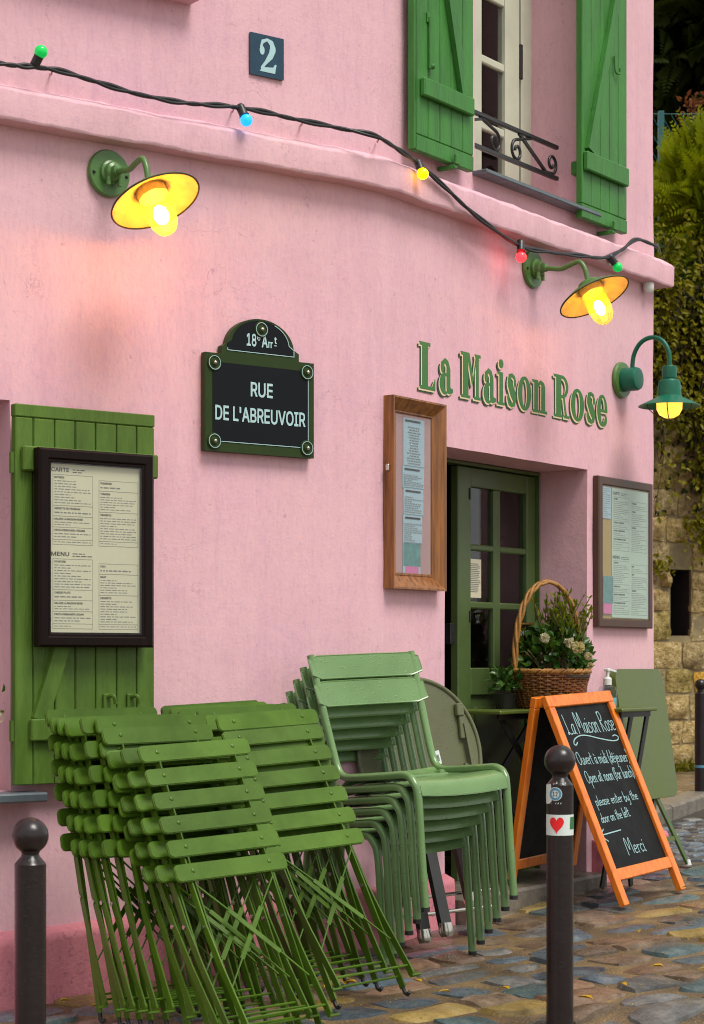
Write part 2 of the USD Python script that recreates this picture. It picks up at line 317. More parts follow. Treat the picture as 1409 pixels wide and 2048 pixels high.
M['mortar'] = mat('sandy_mortar', lin(150, 134, 96), .8, var=.4, scale=7, bump=.6, bscale=30)
M['bark'] = mat('dark_bark', lin(58, 48, 34), .8, var=.4, scale=20, bump=.6, bscale=40)
M['fence_teal'] = mat('teal_fence_paint', lin(16, 96, 98), .4, var=.15)
M['bulb_dim'] = emit('lamp_filament_dim', (1.0, .5, .07), 24.)
M['bulb_hot'] = emit('lamp_filament', (1.0, .46, .06), 52.)
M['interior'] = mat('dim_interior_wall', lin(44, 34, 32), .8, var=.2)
def globe(name, tint, fac):
    return usdkit.material(stage, '/World/Looks/' + name, {'t': ('transparent_bsdf', {'color': tint}), 'tr': ('translucent_bsdf', {'color': (1., .72, .14)}), 'gl': ('glossy_bsdf', {'color': (.8, .8, .8), 'roughness': .05}),
        'lw': ('layer_weight', {'blend': .5}), 'pw': ('math', {'math_type': 'power', 'value2': 5.0}), 'ma': ('math', {'math_type': 'multiply_add', 'value2': .6, 'value3': .03}), 'm': ('mix_closure', {}), 'm2': ('mix_closure', {'fac': fac})},
        [('lw.facing', 'pw.value1'), ('pw.value', 'ma.value1'), ('ma.value', 'm.fac'), ('t.BSDF', 'm2.closure1'), ('tr.BSDF', 'm2.closure2'), ('m2.closure', 'm.closure1'), ('gl.BSDF', 'm.closure2')], 'm.closure')
M['globe'] = globe('lamp_globe_glass', (1., .9, .6), .2)
M['amber'] = usdkit.material(stage, '/World/Looks/amber_lamp_glass', {'p': ('principled_bsdf', {'base_color': lin(250, 178, 40), 'roughness': .15, 'emission_color': (1., .5, .06), 'emission_strength': .9})}, [], 'p.BSDF')
def bulbm(name, c, e):
    return usdkit.material(stage, '/World/Looks/' + name, {'p': ('principled_bsdf', {'base_color': c, 'roughness': .2, 'emission_color': c, 'emission_strength': e})}, [], 'p.BSDF')
M['b_green'] = bulbm('green_bulb', lin(0, 190, 80), .3); M['b_blue'] = bulbm('blue_bulb', lin(20, 140, 240), 1.1)
M['b_yellow'] = bulbm('yellow_bulb', lin(255, 190, 0), 3.5); M['b_red'] = bulbm('red_bulb', lin(255, 20, 24), 7.0)

# ================================================================== GROUND, ROAD, KERB
GM = usdkit.material(stage, '/World/Looks/wet_sandy_joints', {
    'geo': ('geometry', {}), 'n': ('noise_texture', {'scale': 5., 'detail': 6.0}), 'r': ('rgb_ramp', {'ramp': [(.3, lin(64, 54, 42)), (.55, lin(108, 90, 64)), (.75, lin(146, 122, 80))]}),
    'sp': ('noise_texture', {'scale': 120., 'detail': 2.0}), 'sr': ('rgb_ramp', {'ramp': [(.62, (0, 0, 0)), (.70, (1, 1, 1))]}), 'mx': ('mix', {'color2': lin(172, 138, 66)}),
    'b': ('bump', {'strength': .7, 'distance': .01}), 'p': ('principled_bsdf', {'roughness': .45})},
    [('geo.position', 'n.vector'), ('n.fac', 'r.fac'), ('geo.position', 'sp.vector'), ('sp.fac', 'sr.fac'), ('sr.color', 'mx.fac'), ('r.color', 'mx.color1'), ('mx.color', 'p.base_color'), ('sp.fac', 'b.height'), ('b.normal', 'p.normal')], 'p.BSDF')
def sheet(fn, xs, ys):
    X, Y = np.meshgrid(xs, ys, indexing='ij'); Z = fn(X, Y); V = np.stack([X, Y, Z], -1).reshape(-1, 3); n = len(ys); Fc = []
    for i in range(len(xs) - 1):
        for j in range(n - 1):
            a = i * n + j; Fc += [(a, a + n, a + n + 1), (a, a + n + 1, a + 1)]
    return tm(V, Fc)
KA = math.radians(26.3); kd = np.array([math.sin(KA), math.cos(KA)]); kn = np.array([kd[1], -kd[0]]); K0 = np.array([1.87, 11.63])   # far kerb line
def far_base(X, Y):   # height of the ground everywhere, far from the house too
    z = g(X, np.clip(Y, 5.0, 20.)); return np.where(Y < 5.0, g(X, 5.0), z)
xs = np.r_[-150, -60, -20, np.arange(-8, 10.01, .5), 20, 60, 150]; ys = np.r_[-150, -40, -8, 0, 2, np.arange(3, 20.01, .35), 30, 60, 150]
pav = obj('pavement', sheet(lambda X, Y: far_base(np.clip(X, -8, 10), Y) - .007, xs, ys), GM, None, smooth=True, kind='structure')
def sett_mat(name, a, b, c, rough):
    return usdkit.material(stage, '/World/Looks/' + name, {
        'geo': ('geometry', {}), 'n': ('noise_texture', {'scale': 9., 'detail': 8.0, 'roughness': .72}), 'oi': ('object_info', {}), 'r': ('rgb_ramp', {'ramp': [(.28, a), (.5, b), (.72, c)]}),
        'n2': ('noise_texture', {'scale': 60., 'detail': 4.0, 'roughness': .7}), 'd': ('rgb_ramp', {'ramp': [(.54, (0, 0, 0)), (.72, (.6, .6, .6))]}), 'mx': ('mix', {'color2': lin(120, 98, 62)}),
        'hs': ('hsv', {}), 'hv': ('map_range', {'to_min': .65, 'to_max': 1.3}),
        'rr': ('map_range', {'from_min': .35, 'from_max': .65, 'to_min': rough, 'to_max': rough + .2}), 'b': ('bump', {'strength': .4, 'distance': .008}), 'p': ('principled_bsdf', {})},
        [('geo.position', 'n.vector'), ('n.fac', 'r.fac'), ('geo.position', 'n2.vector'), ('n2.fac', 'd.fac'), ('d.color', 'mx.fac'), ('oi.random', 'hv.value'), ('hv.result', 'hs.value'), ('r.color', 'hs.color'), ('hs.color', 'mx.color1'),
         ('mx.color', 'p.base_color'), ('n2.fac', 'rr.value'), ('rr.result', 'p.roughness'), ('n2.fac', 'b.height'), ('b.normal', 'p.normal')], 'p.BSDF')
SM = [sett_mat('blue_grey_sett', lin(42, 52, 60), lin(78, 92, 102), lin(114, 126, 132), .05), sett_mat('brown_sett', lin(64, 54, 46), lin(108, 92, 76), lin(148, 130, 108), .1),
      sett_mat('ochre_sett', lin(92, 78, 46), lin(146, 124, 70), lin(170, 152, 104), .12), sett_mat('rust_sett', lin(74, 58, 50), lin(132, 104, 82), lin(146, 130, 112), .1),
      sett_mat('grey_sett', lin(56, 58, 60), lin(98, 99, 98), lin(140, 138, 132), .06), sett_mat('teal_grey_sett', lin(42, 56, 60), lin(76, 98, 102), lin(116, 130, 126), .06)]
def sett(quadpts, zf, h, n=6, seed=0, drop=.05, rough=.010, tilt=.0):
    """worn paving stone over the plan quad (4 x 2), on the height function zf: flattish top, chipped outline, worn edge"""
    q = np.asarray(quadpts, float); t = np.r_[-1, -.86, np.linspace(-.5, .5, max(2, n - 4)), .86, 1]; n = len(t); r_ = random.Random(seed * 7 + 3)
    ku = [r_.uniform(.10, .34) for _ in range(4)]; tx, ty = r_.uniform(-tilt, tilt), r_.uniform(-tilt, tilt); ph = [r_.uniform(0, 6.28) for _ in range(3)]; V = []
    for a in t:
        for b in t:
            m = max(abs(a), abs(b)); r = math.hypot(a, b); k = m / r if r > 1e-9 else 1; c_ = ku[(a > 0) * 2 + (b > 0)]; k = 1 - (1 - k) * c_ * 1.6
            an = math.atan2(b, a); k *= 1 + .035 * m * (math.sin(3 * an + ph[0]) + math.sin(5 * an + ph[1]) + .7 * math.sin(9 * an + ph[2]))
            u, v = (a * k + 1) / 2, (b * k + 1) / 2
            p = q[0] * (1 - u) * (1 - v) + q[1] * u * (1 - v) + q[2] * u * v + q[3] * (1 - u) * v
            e = m; z = h + tx * a + ty * b - .004 * r * r - (.005 if e > .8 else 0) - (drop if e > .99 else 0)
            V.append((p[0], p[1], z + zf(p[0], p[1])))
    V = np.array(V); inner = np.array([max(abs(a), abs(b)) < .99 for a in t for b in t])
    V[inner, 2] += (meshkit.fbm(np.c_[V[inner, 0] * 16, V[inner, 1] * 16, np.full(inner.sum(), seed * 1.37)], 2, 5) - .5) * rough * 2
    Fc = []
    for i in range(n - 1):
        for j in range(n - 1):
            a = i * n + j; Fc += [(a, a + n, a + n + 1), (a, a + n + 1, a + 1)]
    m = tm(V, Fc)
    if m.face_normals[len(Fc) // 2][2] < 0: m.invert()
    return m
def foot(x, y, pad=0.):   # inside the house footprint?
    p = np.array([x, y]) - C
    return (p @ nL < pad and p @ nR < pad) and (p @ dR < 2.36 + pad)
# pavement setts: rows run along the left-hand wall
cnt = 0; vmax = 300; cand = []
q = -2.6
while q < 3.4:
    w = rnd.uniform(.15, .26); p = -3.5 + rnd.uniform(0, .25)
    while p < 5:
        l = rnd.uniform(.15, .36); c = C + dL * (p + l / 2) + nL * (q + w / 2)
        if c[1] > 5.3 and not foot(*c, .04):
            px, py = proj((c[0], c[1], g(*c)))
            yb = 9.55 + .15 * (c[0] - 1.5)
            if -90 < px < 1500 and py < 2140 and c[1] < yb:
                j = lambda: rnd.uniform(-.03, .03); gp = .006
                qs = [C + dL * (p + gp + j()) + nL * (q + gp + j()), C + dL * (p + l - gp + j()) + nL * (q + gp + j()), C + dL * (p + l - gp + j()) + nL * (q + w - gp + j()), C + dL * (p + gp + j()) + nL * (q + w - gp + j())]
                cand.append((c[1], qs))
        p += l
    q += w
cand.sort(key=lambda t: t[0])
for i, (yy, qs) in enumerate(cand[:300]):
    mi = rnd.choices(range(6), (4., 2.4, 1.3, 1.2, 3.2, 1.8))[0]
    obj('sett', sett(qs, lambda x, y: g(x, y), rnd.uniform(.0, .016), 7, i, tilt=.007), SM[mi], pav, smooth=38)
if len(cand) > 300:
    obj('distant_setts', cat([sett(qs, lambda x, y: g(x, y), .02, 5, i) for i, (yy, qs) in enumerate(cand[300:])]), SM[4], pav, smooth=True, kind='stuff')

# the cross street beyond the house: small setts in fans
def rz(x, y): return g(x, y) - .004
road_poly = []
rv = []
rx = np.linspace(-.2, 16, 40)
RJ = mat('road_joint_grit', lin(64, 62, 58), .4, var=.4, scale=20, bump=.4, bscale=90)
road = obj('road', sheet(lambda X, Y: rz(X, Y), np.linspace(1.2, 9, 24), np.linspace(9.6, 22, 36)), RJ, None, smooth=True, kind='structure')
RM = [sett_mat('road_blue_sett', lin(60, 70, 80), lin(96, 108, 118), lin(124, 134, 140), .14), sett_mat('road_grey_sett', lin(62, 64, 66), lin(100, 102, 102), lin(130, 128, 122), .16)]
n_r = 0
for ring in range(0, 22):
    rr = 1.0 + ring * .135; fc = np.array([3.1, 8.6])
    k = 0
    na = int(2 * math.pi * rr / .155)
    for k in range(na):
        a0, a1 = 2 * math.pi * k / na, 2 * math.pi * (k + 1) / na
        c = fc + rr * np.array([math.cos((a0 + a1) / 2), math.sin((a0 + a1) / 2)])
        if not (9.72 < c[1] < 12.2) or (c - K0) @ kn < .08 or c[0] < 1.3: continue
        px, py = proj((c[0], c[1], g(*c)))
        if not (1285 < px < 1500) or foot(*c, .05): continue
        ga = .008 / rr
        qs = [fc + (rr + dr) * np.array([math.cos(a), math.sin(a)]) for dr, a in ((-.058, a0 + ga), (.058, a0 + ga), (.058, a1 - ga), (-.058, a1 - ga))]
        obj('sett', sett(qs, rz, rnd.uniform(.014, .02), 5, ring * 40 + k, rough=.004), rnd.choice(RM), road, smooth=True); n_r += 1
# far pavement with its kerb
def fz(x, y): return g(x, y) + .085
V = []; N = 20
A = [K0 + kd * t - kn * .0 for t in np.linspace(-5, 14, N)]
top = np.array([(*(a - kn * .14), fz(*a)) for a in A]); bk = np.array([(*(a - kn * 7), fz(*(a - kn * 3)) + .02) for a in A])
V = np.vstack([top, bk]); Fc = sum([[(i, i + 1, N + i + 1), (i, N + i + 1, N + i)] for i in range(N - 1)], [])
fp = tm(V, Fc)
if fp.face_normals[0][2] < 0: fp.invert()
fpav = obj('far_pavement', fp, SM[1], None, smooth=True, kind='structure')
kerb_root = thing('kerb', 'grey granite kerb edging the far pavement across the cross street', 'kerb')
for i in range(-4, 9):
    a, b = K0 + kd * (i * .95), K0 + kd * (i * .95 + .935)
    pts = []
    for pnt in (a, b):
        for off, dz in ((0, -.15), (0, -.015), (-.02, 0), (-.15, .002), (-.15, -.15)):
            pts.append((*(pnt + kn * off), fz(*pnt) + dz))
    obj('kerb_stone', trimesh.convex.convex_hull(np.array(pts)), M['kerb'], kerb_root)
# small setts of the far pavement that can be told apart
for i in range(9):
    for j in range(7):
        a = K0 + kd * (-.6 + i * .3 + (j % 2) * .15) - kn * (.16 + j * .2)
        qs = [a + kd * .008, a + kd * .29, a + kd * .29 - kn * .185, a - kn * .185 + kd * .008]
        if not foot(*a, .1): obj('sett', sett(qs, lambda x, y: fz(x, y), .012, 5, i * 9 + j, rough=.005), SM[rnd.choice((1, 3, 4))], fpav, smooth=True)

# ================================================================== THE PINK HOUSE
house = thing('pink_house', 'pink plastered corner house with green shutters and a recessed green door', 'house')
def wall_plan(sL=-6.0, sR=2.36, out=0., rad=.55, step=.05):
    """points along the outside of the wall, left to right, with outward normals and running length"""
    th = AL - AR; tl = rad * math.tan(th / 2); pts = []
    for s in np.arange(sL, -tl, step): pts.append((C + dL * s, nL))
    cc = C - dL * tl - nL * rad
    for a in np.linspace(0, 1, 9):
        n = nL * math.cos(a * th) + 0; ang = math.atan2(nL[1], nL[0]) + a * th
        n = np.array([math.cos(ang), math.sin(ang)]); pts.append((cc + n * rad, n))
    for s in np.arange(tl + step, sR, step): pts.append((C + dR * s, nR))
    pts.append((C + dR * sR, nR))
    return [(p + n * out, n) for p, n in pts]
pl = [p for p, n in wall_plan(step=.4)]
endp = C + dR * 2.36
foot_poly = [tuple(p) for p in pl] + [tuple(endp - nR * 5), tuple(C - dL * 6 - nL * 6)]
if Polygon(foot_poly).exterior.is_ccw is False: foot_poly = foot_poly[::-1]
body = m3.Manifold.extrude(m3.CrossSection([foot_poly]), 7.2).translate((0, 0, -.5))
def wbox(w, s0, s1, z0, z1, d0, d1):
    dd, nn = (dL, nL) if w == 'L' else (dR, nR)
    b = bx(s0, s1, -d1, -d0, z0, z1); T = np.eye(4); T[:2, 0] = dd; T[:2, 1] = -nn; T[:2, 3] = C
    b.apply_transform(T)
    return m3.Manifold(m3.Mesh(np.asarray(b.vertices, np.float32), np.asarray(b.faces, np.uint32)))
DZ = 2.035
body = body - wbox('L', -2.6, -1.562, .727, 2.045, -.24, .3) - wbox('L', -2.5, -1.66, .8, 2.0, -1.2, -.2)
body = body - wbox('R', .484, 1.69, -.6, DZ, -.3, .3) - wbox('R', .40, 1.78, -.6, DZ + .1, -1.9, -.29)
body = body - wbox('R', .716, 1.597, 3.2, 5.1, -.3, .3) - wbox('R', .6, 1.7, 3.1, 5.2, -1.6, -.29)
body = body.refine_to_length(.09)
mb = body.to_mesh(); bv = np.asarray(mb.vert_properties)[:, :3].astype(float)
bv = warp(bv, .0045)
obj('wall', tm(bv, mb.tri_verts), M['pink'], house, smooth=28)
def sweep(plan, prof, zoff=lambda i: 0., rough=.0, seed=1):
    V = []; m = len(prof)
    for i, (p, n) in enumerate(plan):
        for o, z in prof:
            V.append((*(p + n * o), z + zoff(i)))
    V = np.array(V); V = warp(V, .0045)
    if rough:
        e = (meshkit.fbm(V * 16, 3, seed) - .5) * rough; V = V + np.c_[e, -e, e]
    Fc = []
    for i in range(len(plan) - 1):
        for k in range(m):
            a, b = i * m + k, i * m + (k + 1) % m; Fc += [(a, b, b + m), (a, b + m, a + m)]
    for i0, fl in ((0, 0), ((len(plan) - 1) * m, 1)):
        for k in range(1, m - 1): Fc.append((i0, i0 + k + 1, i0 + k) if not fl else (i0, i0 + k, i0 + k + 1))
    t = tm(V, Fc); t.fix_normals() if False else None
    if t.volume < 0: t.invert()
    return t
# string course, wrapping round the far end of the wall
plan = wall_plan(step=.04); e_n = dR
plan += [(C + dR * 2.36 + 0 * e_n, (nR + e_n)), ] + [(C + dR * 2.36 - nR * t, e_n) for t in np.arange(.02, .8, .05)]
prof = [(-.03, 2.968), (.064, 2.972), (.072, 2.982), (.071, 3.068), (.064, 3.08), (.03, 3.1), (-.03, 3.118)]
obj('string_course', sweep(plan, prof, rough=.012), M['pink'], house, smooth=32)
# plinth either side of the door
def run_s(p): v = p - C; return v @ dL if v @ dL < 0 else v @ dR
for s0, s1 in ((-6, .478), (1.697, 2.40)):
    pp = [(p, n) for p, n in wall_plan(sR=min(s1, 2.36) if s1 > 1 else s1, step=.05) if run_s(p) >= s0 - 1e-6]
    if s1 > 2: pp += [(C + dR * 2.36, nR + dR)] + [(C + dR * 2.36 - nR * t, dR) for t in np.arange(.03, .8, .1)]
    zs = [.03 * (run_s(p) + 1.56) for p, n in pp]
    obj('plinth', sweep(pp, [(-.03, -.5), (.062, -.5), (.055, .205), (.048, .228), (.03, .24), (-.03, .262)], lambda i: zs[i], .012, 4), M['plinth'], house, smooth=50)
# roof far above, never in view but closing the house
# sill of a window above, cut off by the top of the picture
s0, z0 = L(-60, 8, .09); s1, z1 = L(418, 6, .09)
hs = wpos('L', 0, 0)
def wpart(name, w, mesh, mtl, parent=house, smooth=False, label=None, warpit=0.):
    dd, nn = (dL, nL) if w == 'L' else (dR, nR)
    T = np.eye(4); T[:2, 0] = dd; T[:2, 1] = -nn; T[:2, 3] = C
    m = cat(mesh) if isinstance(mesh, list) else mesh
    m = xf(m, T)
    if warpit: m.vertices = warp(m.vertices, warpit)
    return obj(name, m, mtl, parent, smooth, label=label)
wpart('upper_sill', 'L', bx(-1.9, s1 - .02, -.075, .03, z1 + .012, z1 + .15, .006), M['pink'], label='underside of a pink stone window sill')
# ---- lower left window: sill and dim casement, mostly out of frame
ls1, lz1 = L(98, 1578, .12)
wpart('window_sill', 'L', bx(-2.75, ls1, -.12, .2, .69, .722, .006), M['zinc'], label='wet dark grey sill of the left window')
lw = wpart('window', 'L', [bx(-2.6, -1.562, .2, .24, .727, .79), bx(-2.6, -1.562, .2, .24, 1.98, 2.045), bx(-1.63, -1.562, .2, .24, .79, 1.98)], M['cream_frame'])
wpart('window_pane', 'L', bx(-2.6, -1.63, .215, .221, .79, 1.98), M['glass'], lw)
# ---- upper window, set back in its opening
dW = -.245
def sR_(px, d=dW): return R(px, 300, d)[0]
xs_ = [sR_(p) for p in (900, 958, 1006, 1033, 1041, 1058)]
mz = [R(982, p, dW)[1] for p in (126, 258)]
FZ0, FZ1 = 3.2, 5.1
wf = wpart('window', 'R', [bx(1.597 - (1.597 - xs_[4]) if False else xs_[4], 1.60, .235, .29, FZ0, FZ1, .006), bx(.716, xs_[4], .235, .29, FZ0, FZ0 + .05, .006), bx(.716, xs_[4], .235, .29, FZ1 - .06, FZ1)], M['cream_frame'], label='cream framed casement window of the upper storey')
lf = [bx(xs_[2], xs_[3], .225, .275, FZ0 + .055, FZ1 - .07, .008), bx(xs_[0] - .12, xs_[1], .225, .275, FZ0 + .055, FZ1 - .07, .008)]
wpart('casement', 'R', lf + [bx(xs_[1], xs_[2], .232, .268, FZ0 + .055, FZ0 + .12, .004)], M['cream_frame'], wf)
for zz in mz + [mz[0] + (mz[0] - mz[1])]: wpart('glazing_bar', 'R', bx(xs_[1], xs_[2], .235, .262, zz - .018, zz + .018, .005), M['cream_frame'], wf)
for za, zb in ((FZ0 + .12, mz[1] - .018), (mz[1] + .018, mz[0] - .018), (mz[0] + .018, FZ1 - .1)): wpart('pane', 'R', bx(xs_[1] + .001, xs_[2] - .001, .248, .252, za, zb), M['glass'], wf)
zh = R(1037, 90, dW)[1]; zl = R(1037, 160, dW)[1]
wpart('lock_plate', 'R', bx(xs_[3] + .004, xs_[3] + .024, .222, .234, zl, zh, .003), M['iron'], wf)
su0, zu0 = R(940, 350, .06); su1, zu1 = R(1250, 472, .08)
wpart('upper_window_sill', 'R', bx(.70, 1.70, -.07, .23, 3.176, 3.194, .004), M['zinc'], label='thin grey sill under the upper window')

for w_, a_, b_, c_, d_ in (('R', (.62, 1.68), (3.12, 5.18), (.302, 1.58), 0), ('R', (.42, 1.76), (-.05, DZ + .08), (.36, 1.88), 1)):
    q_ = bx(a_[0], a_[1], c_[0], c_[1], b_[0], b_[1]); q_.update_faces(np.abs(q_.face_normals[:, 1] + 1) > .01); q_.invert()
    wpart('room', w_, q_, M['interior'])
# ---- shutters: planks, rails, braces
def shutter(w, s0, s1, z0, z1, d, nplank, mtl, battens, brace, label, rail_top=None, rail_bot=None, thick=.032, edges=None):
    sh = UsdGeom.Xform.Define(stage, numbered(str(house.GetPath()) + '/shutter')).GetPrim(); tag(sh, label)
    e = edges if edges is not None else np.linspace(s0, s1, nplank + 1)
    za, zb = (rail_bot if rail_bot else z0), (rail_top if rail_top else z1)
    for a, b in zip(e[:-1], e[1:]): wpart('plank', w, bx(a + .0018, b - .0018, -d, -d + thick, za + .002, zb - .002, .0035), mtl, sh)
    wpart('plank_backing', w, bx(s0 + .004, s1 - .004, -d + .008, -d + thick - .002, z0 + .004, z1 - .004), mtl, sh)
    if rail_top: wpart('rail', w, bx(s0, s1, -d - .001, -d + thick, zb, z1, .003), mtl, sh)
    if rail_bot: wpart('rail', w, bx(s0, s1, -d - .001, -d + thick, z0, za, .003), mtl, sh)
    for (x0, x1, a, b) in battens: wpart('batten', w, bx(x0, x1, -d - .026, -d - .001, a, b, .005), mtl, sh)
    for (p, q_, wd) in brace:
        wpart('brace', w, bar((p[0], -d - .012, p[1]), (q_[0], -d - .012, q_[1]), wd, .022), mtl, sh)
    return sh
d1 = .075
# lower left shutter
ex = [L(p, 900, d1)[0] for p in (30, 67, 110, 151, 192, 234, 274, 310)]
zt, zb = L(30, 806, d1)[1], L(45, 1572, d1)[1]; zr = L(38, 832, d1)[1]
bz0, bz1 = L(60, 1483, d1 + .026)[1], L(60, 1438, d1 + .026)[1]; tz0, tz1 = L(45, 940, d1 + .026)[1], L(45, 890, d1 + .026)[1]
sh1 = shutter('L', ex[0], ex[-1], zb, zt, d1, 7, M['shutter_low'], [(ex[0] + .05, ex[-1], bz0, bz1), (ex[0] + .02, ex[-1], tz0, tz1)], [((ex[0] + .085, bz1 - .005), (ex[0] + .30, tz0 - .2), .055)],
              'olive green planked shutter folded back beside the left window', rail_top=zr, edges=ex)
for py in (925, 1462):
    s_, z_ = L(22, py, .05); wpart('hinge', 'L', [lathe([(0, -.035), (.012, -.035), (.012, .035), (0, .035)], 10).apply_translation((s_ + .004, -.055, z_)), bx(s_, s_ + .045, -.06, -.045, z_ - .012, z_ + .012)], M['shutter_low'], sh1)
for px in (215, 262):
    s_, z_ = L(px, 1405, d1 + .01); wpart('hook', 'L', [bx(s_ - .014, s_ + .014, -d1 - .012, -d1, z_ - .035, z_ + .03, .003), tube(curve([(s_, -d1 - .01, z_ + .02), (s_ + .01, -d1 - .035, z_ + .022), (s_ + .018, -d1 - .035, z_ - .005)]), .007)], M['shutter_low'], sh1)
# upper shutters
d2 = .065
for k, (a, b, tilt, bt, lab, brace) in enumerate((
        (834, 948, 0, ((851, 152, 189), (951, 199, 241)), 'left green shutter of the upper window, its diagonal brace falling to the right', ((905, 0), (932, 190))),
        (1165, 1255, 0, ((1177, 300, 338), (1260, 336, 372)), 'right green shutter of the upper window, its diagonal brace falling to the left', ((1236, 0), (1183, 300))))):
    s0, s1 = R(a, 300, d2)[0], R(b, 300, d2)[0]
    z0 = (R(a, 297 if k == 0 else 431, d2)[1] + R(b, 345 if k == 0 else 470, d2)[1]) / 2
    zr = z0 + .062
    b0, zb1 = R(bt[0][0], bt[0][1], d2 + .026); b1, _ = R(bt[1][0], bt[1][1], d2 + .026); zb0 = R(bt[0][0], bt[0][2], d2 + .026)[1]
    pa, pb = R(*brace[0], d2 + .02), R(*brace[1], d2 + .02); ln = (pa[0] - pb[0]) / (pa[1] - pb[1])
    pa = (pb[0] + ln * (4.35 - pb[1]), 4.35)
    sh = shutter('R', s0, s1, z0, 5.1, d2, 5, M['shutter_up'], [(b0, b1, zb0, zb1), (b0, b1, 4.35, 4.43)], [(pa, (pb[0], pb[1] + .0), .05)], lab, rail_bot=zr)
    if k == 0:
        wpart('edge_stile', 'R', bx(s0 - .014, s0 - .001, -d2 + .002, -d2 + .034, z0 + .004, 5.09, .003), M['shutter_up'], sh)
        sa, zA = R(856, 35, d2); sb, zB = R(862, 140, d2)
        wpart('espagnolette', 'R', [tube([(sa, -d2 - .01, zA), (sa + .002, -d2 - .01, zB)], .006), sph(.012, (sa + .012, -d2 - .015, zB + .01), 1), bx(sa - .012, sa + .014, -d2 - .008, -d2, zA - .02, zA + .02, .002)], M['shutter_up'], sh)
    else:
        sa, zA = R(1229, 135, d2)
        wpart('hook', 'R', [tube(curve([(sa - .01, -d2 - .008, zA + .05), (sa - .008, -d2 - .012, zA - .02), (sa + .02, -d2 - .02, zA - .025), (sa + .022, -d2 - .02, zA)]), .005)], M['shutter_up'], sh)
    for px, py in (((905, 327),) if k == 0 else ((1222, 458),)):
        sa, zA = R(px, py, d2)
        wpart('stay', 'R', [bx(sa - .012, sa + .012, -d2 - .02, -.0, zA - .022, zA - .006, .003), bx(sa - .01, sa + .02, -d2 - .026, -d2 - .012, zA - .006, zA + .035, .003)], M['shutter_up'], sh)
    if k == 1:
        sa, zA = R(1157, 335, .02); wpart('hinge', 'R', [bx(sa - .01, sa + .03, -.04, .012, zA - .03, zA + .03, .004), lathe([(0, -.04), (.011, -.04), (.011, .04), (0, .04)], 10).apply_translation((sa + .03, -.045, zA))], M['shutter_up'], sh)

# ---- door, set back .26 in its opening: the right leaf shut, the left leaf ajar
dD = -.262
def sd_(px): return R(px, 1100, dD)[0]
def zd_(px, py): return R(px, py, dD)[1]
door = UsdGeom.Xform.Define(stage, '/World/pink_house/door').GetPrim(); tag(door, 'dark green half-glazed double door, its left leaf ajar')
X = {k: sd_(v) for k, v in dict(l=917, st=943, m0=990, m1=1003, r0=1055, fr=1072).items()}
Zt = zd_(980, 940); zp = [(zd_(967, 976), zd_(967, 1090)), (zd_(967, 1102), zd_(967, 1204)), (zd_(967, 1218), zd_(967, 1336))]
D0, D1 = .262, .302
wpart('door_frame', 'R', [bx(X['fr'], 1.688, .24, .31, .1, DZ, .004), bx(.484, 1.688, .24, .31, Zt + .004, DZ, .004), bx(.484, .53, .24, .31, .1, Zt)], M['door'], door)
wpart('door_stile', 'R', bx(X['l'], X['st'], D0, D1, .2, Zt, .004), M['door'], door)
wpart('door_stile', 'R', bx(X['r0'], X['fr'] - .002, D0, D1, .2, Zt, .004), M['door'], door)
wpart('door_rail', 'R', bx(X['st'], X['r0'], D0 + .001, D1, zp[0][0], Zt, .004), M['door'], door)
wpart('door_rail', 'R', bx(X['st'], X['r0'], D0 + .001, D1, zp[2][1] - .12, zp[2][1], .004), M['door'], door)
wpart('door_rail', 'R', bx(X['st'], X['r0'], D0 + .001, D1, .2, .36, .004), M['door'], door)
wpart('door_panel', 'R', [bx(X['st'], X['r0'], D0 + .016, D1 - .005, .36, zp[2][1] - .12), bx(X['st'] + .05, X['r0'] - .05, D0 + .006, D0 + .017, .41, zp[2][1] - .17, .009)], M['door'], door)
wpart('glazing_bar', 'R', bx(X['m0'], X['m1'], D0 + .002, D1 - .004, zp[2][1], zp[0][0], .006), M['door'], door)
for a, b in ((zp[0][1], zp[1][0]), (zp[1][1], zp[2][0])):
    for x0, x1 in ((X['st'], X['m0'] - .001), (X['m1'] + .001, X['r0'])): wpart('glazing_bar', 'R', bx(x0, x1, D0 + .003, D1 - .004, b, a, .006), M['door'], door)
for a, b in zp:
    for x0, x1 in ((X['st'], X['m0']), (X['m1'], X['r0'])): wpart('pane', 'R', bx(x0, x1, D0 + .02, D0 + .024, b, a), M['glass'], door)
# the open left leaf, swung into the room, seen on edge
ol = bx(0, .42, 0, .04, .2, Zt, .004); ol = rot(ol, 78, (0, 0, 1)); ol = mv(ol, .545, .30, 0)
wpart('door_leaf', 'R', ol, M['brown_wood'], door, label='brown edge of the left door leaf standing ajar')
for pz in (zd_(938, 985), zd_(938, 1230)): wpart('door_hinge', 'R', bx(X['st'] - .018, X['st'] - .008, D0 - .006, D0 + .002, pz - .03, pz + .02, .002), M['iron'], door)
s_, z_ = R(906, 1270, dD); wpart('door_lock', 'R', bx(s_ - .015, s_ + .02, D0 + .0, D0 + .03, z_ - .04, z_ + .05, .003), M['iron'], door)
# notice on the glass
s0, z1 = R(944, 1117, dD); s1, z0 = R(968, 1196, dD)
no = tag(UsdGeom.Xform.Define(stage, numbered('/World/door_notice')).GetPrim(), 'pale printed notice taped inside the glass of the green door', 'notice')
UsdGeom.Xform(no).MakeMatrixXform().Set(Gf.Matrix4d(1))
wpart('sheet', 'R', bx(s0 + .004, s1 + .004, D0 + .0155, D0 + .0185, z0, z1), M['paper'], no)
ln = []
for k in range(16):
    z = z1 - .02 - k * (z1 - z0 - .04) / 16; ln.append(quad(s0 + .012, s1 - rnd.uniform(0, .03), z - .0035, z, D0 + .0148))
wpart('print', 'R', ln, M['ink_grey'], no)
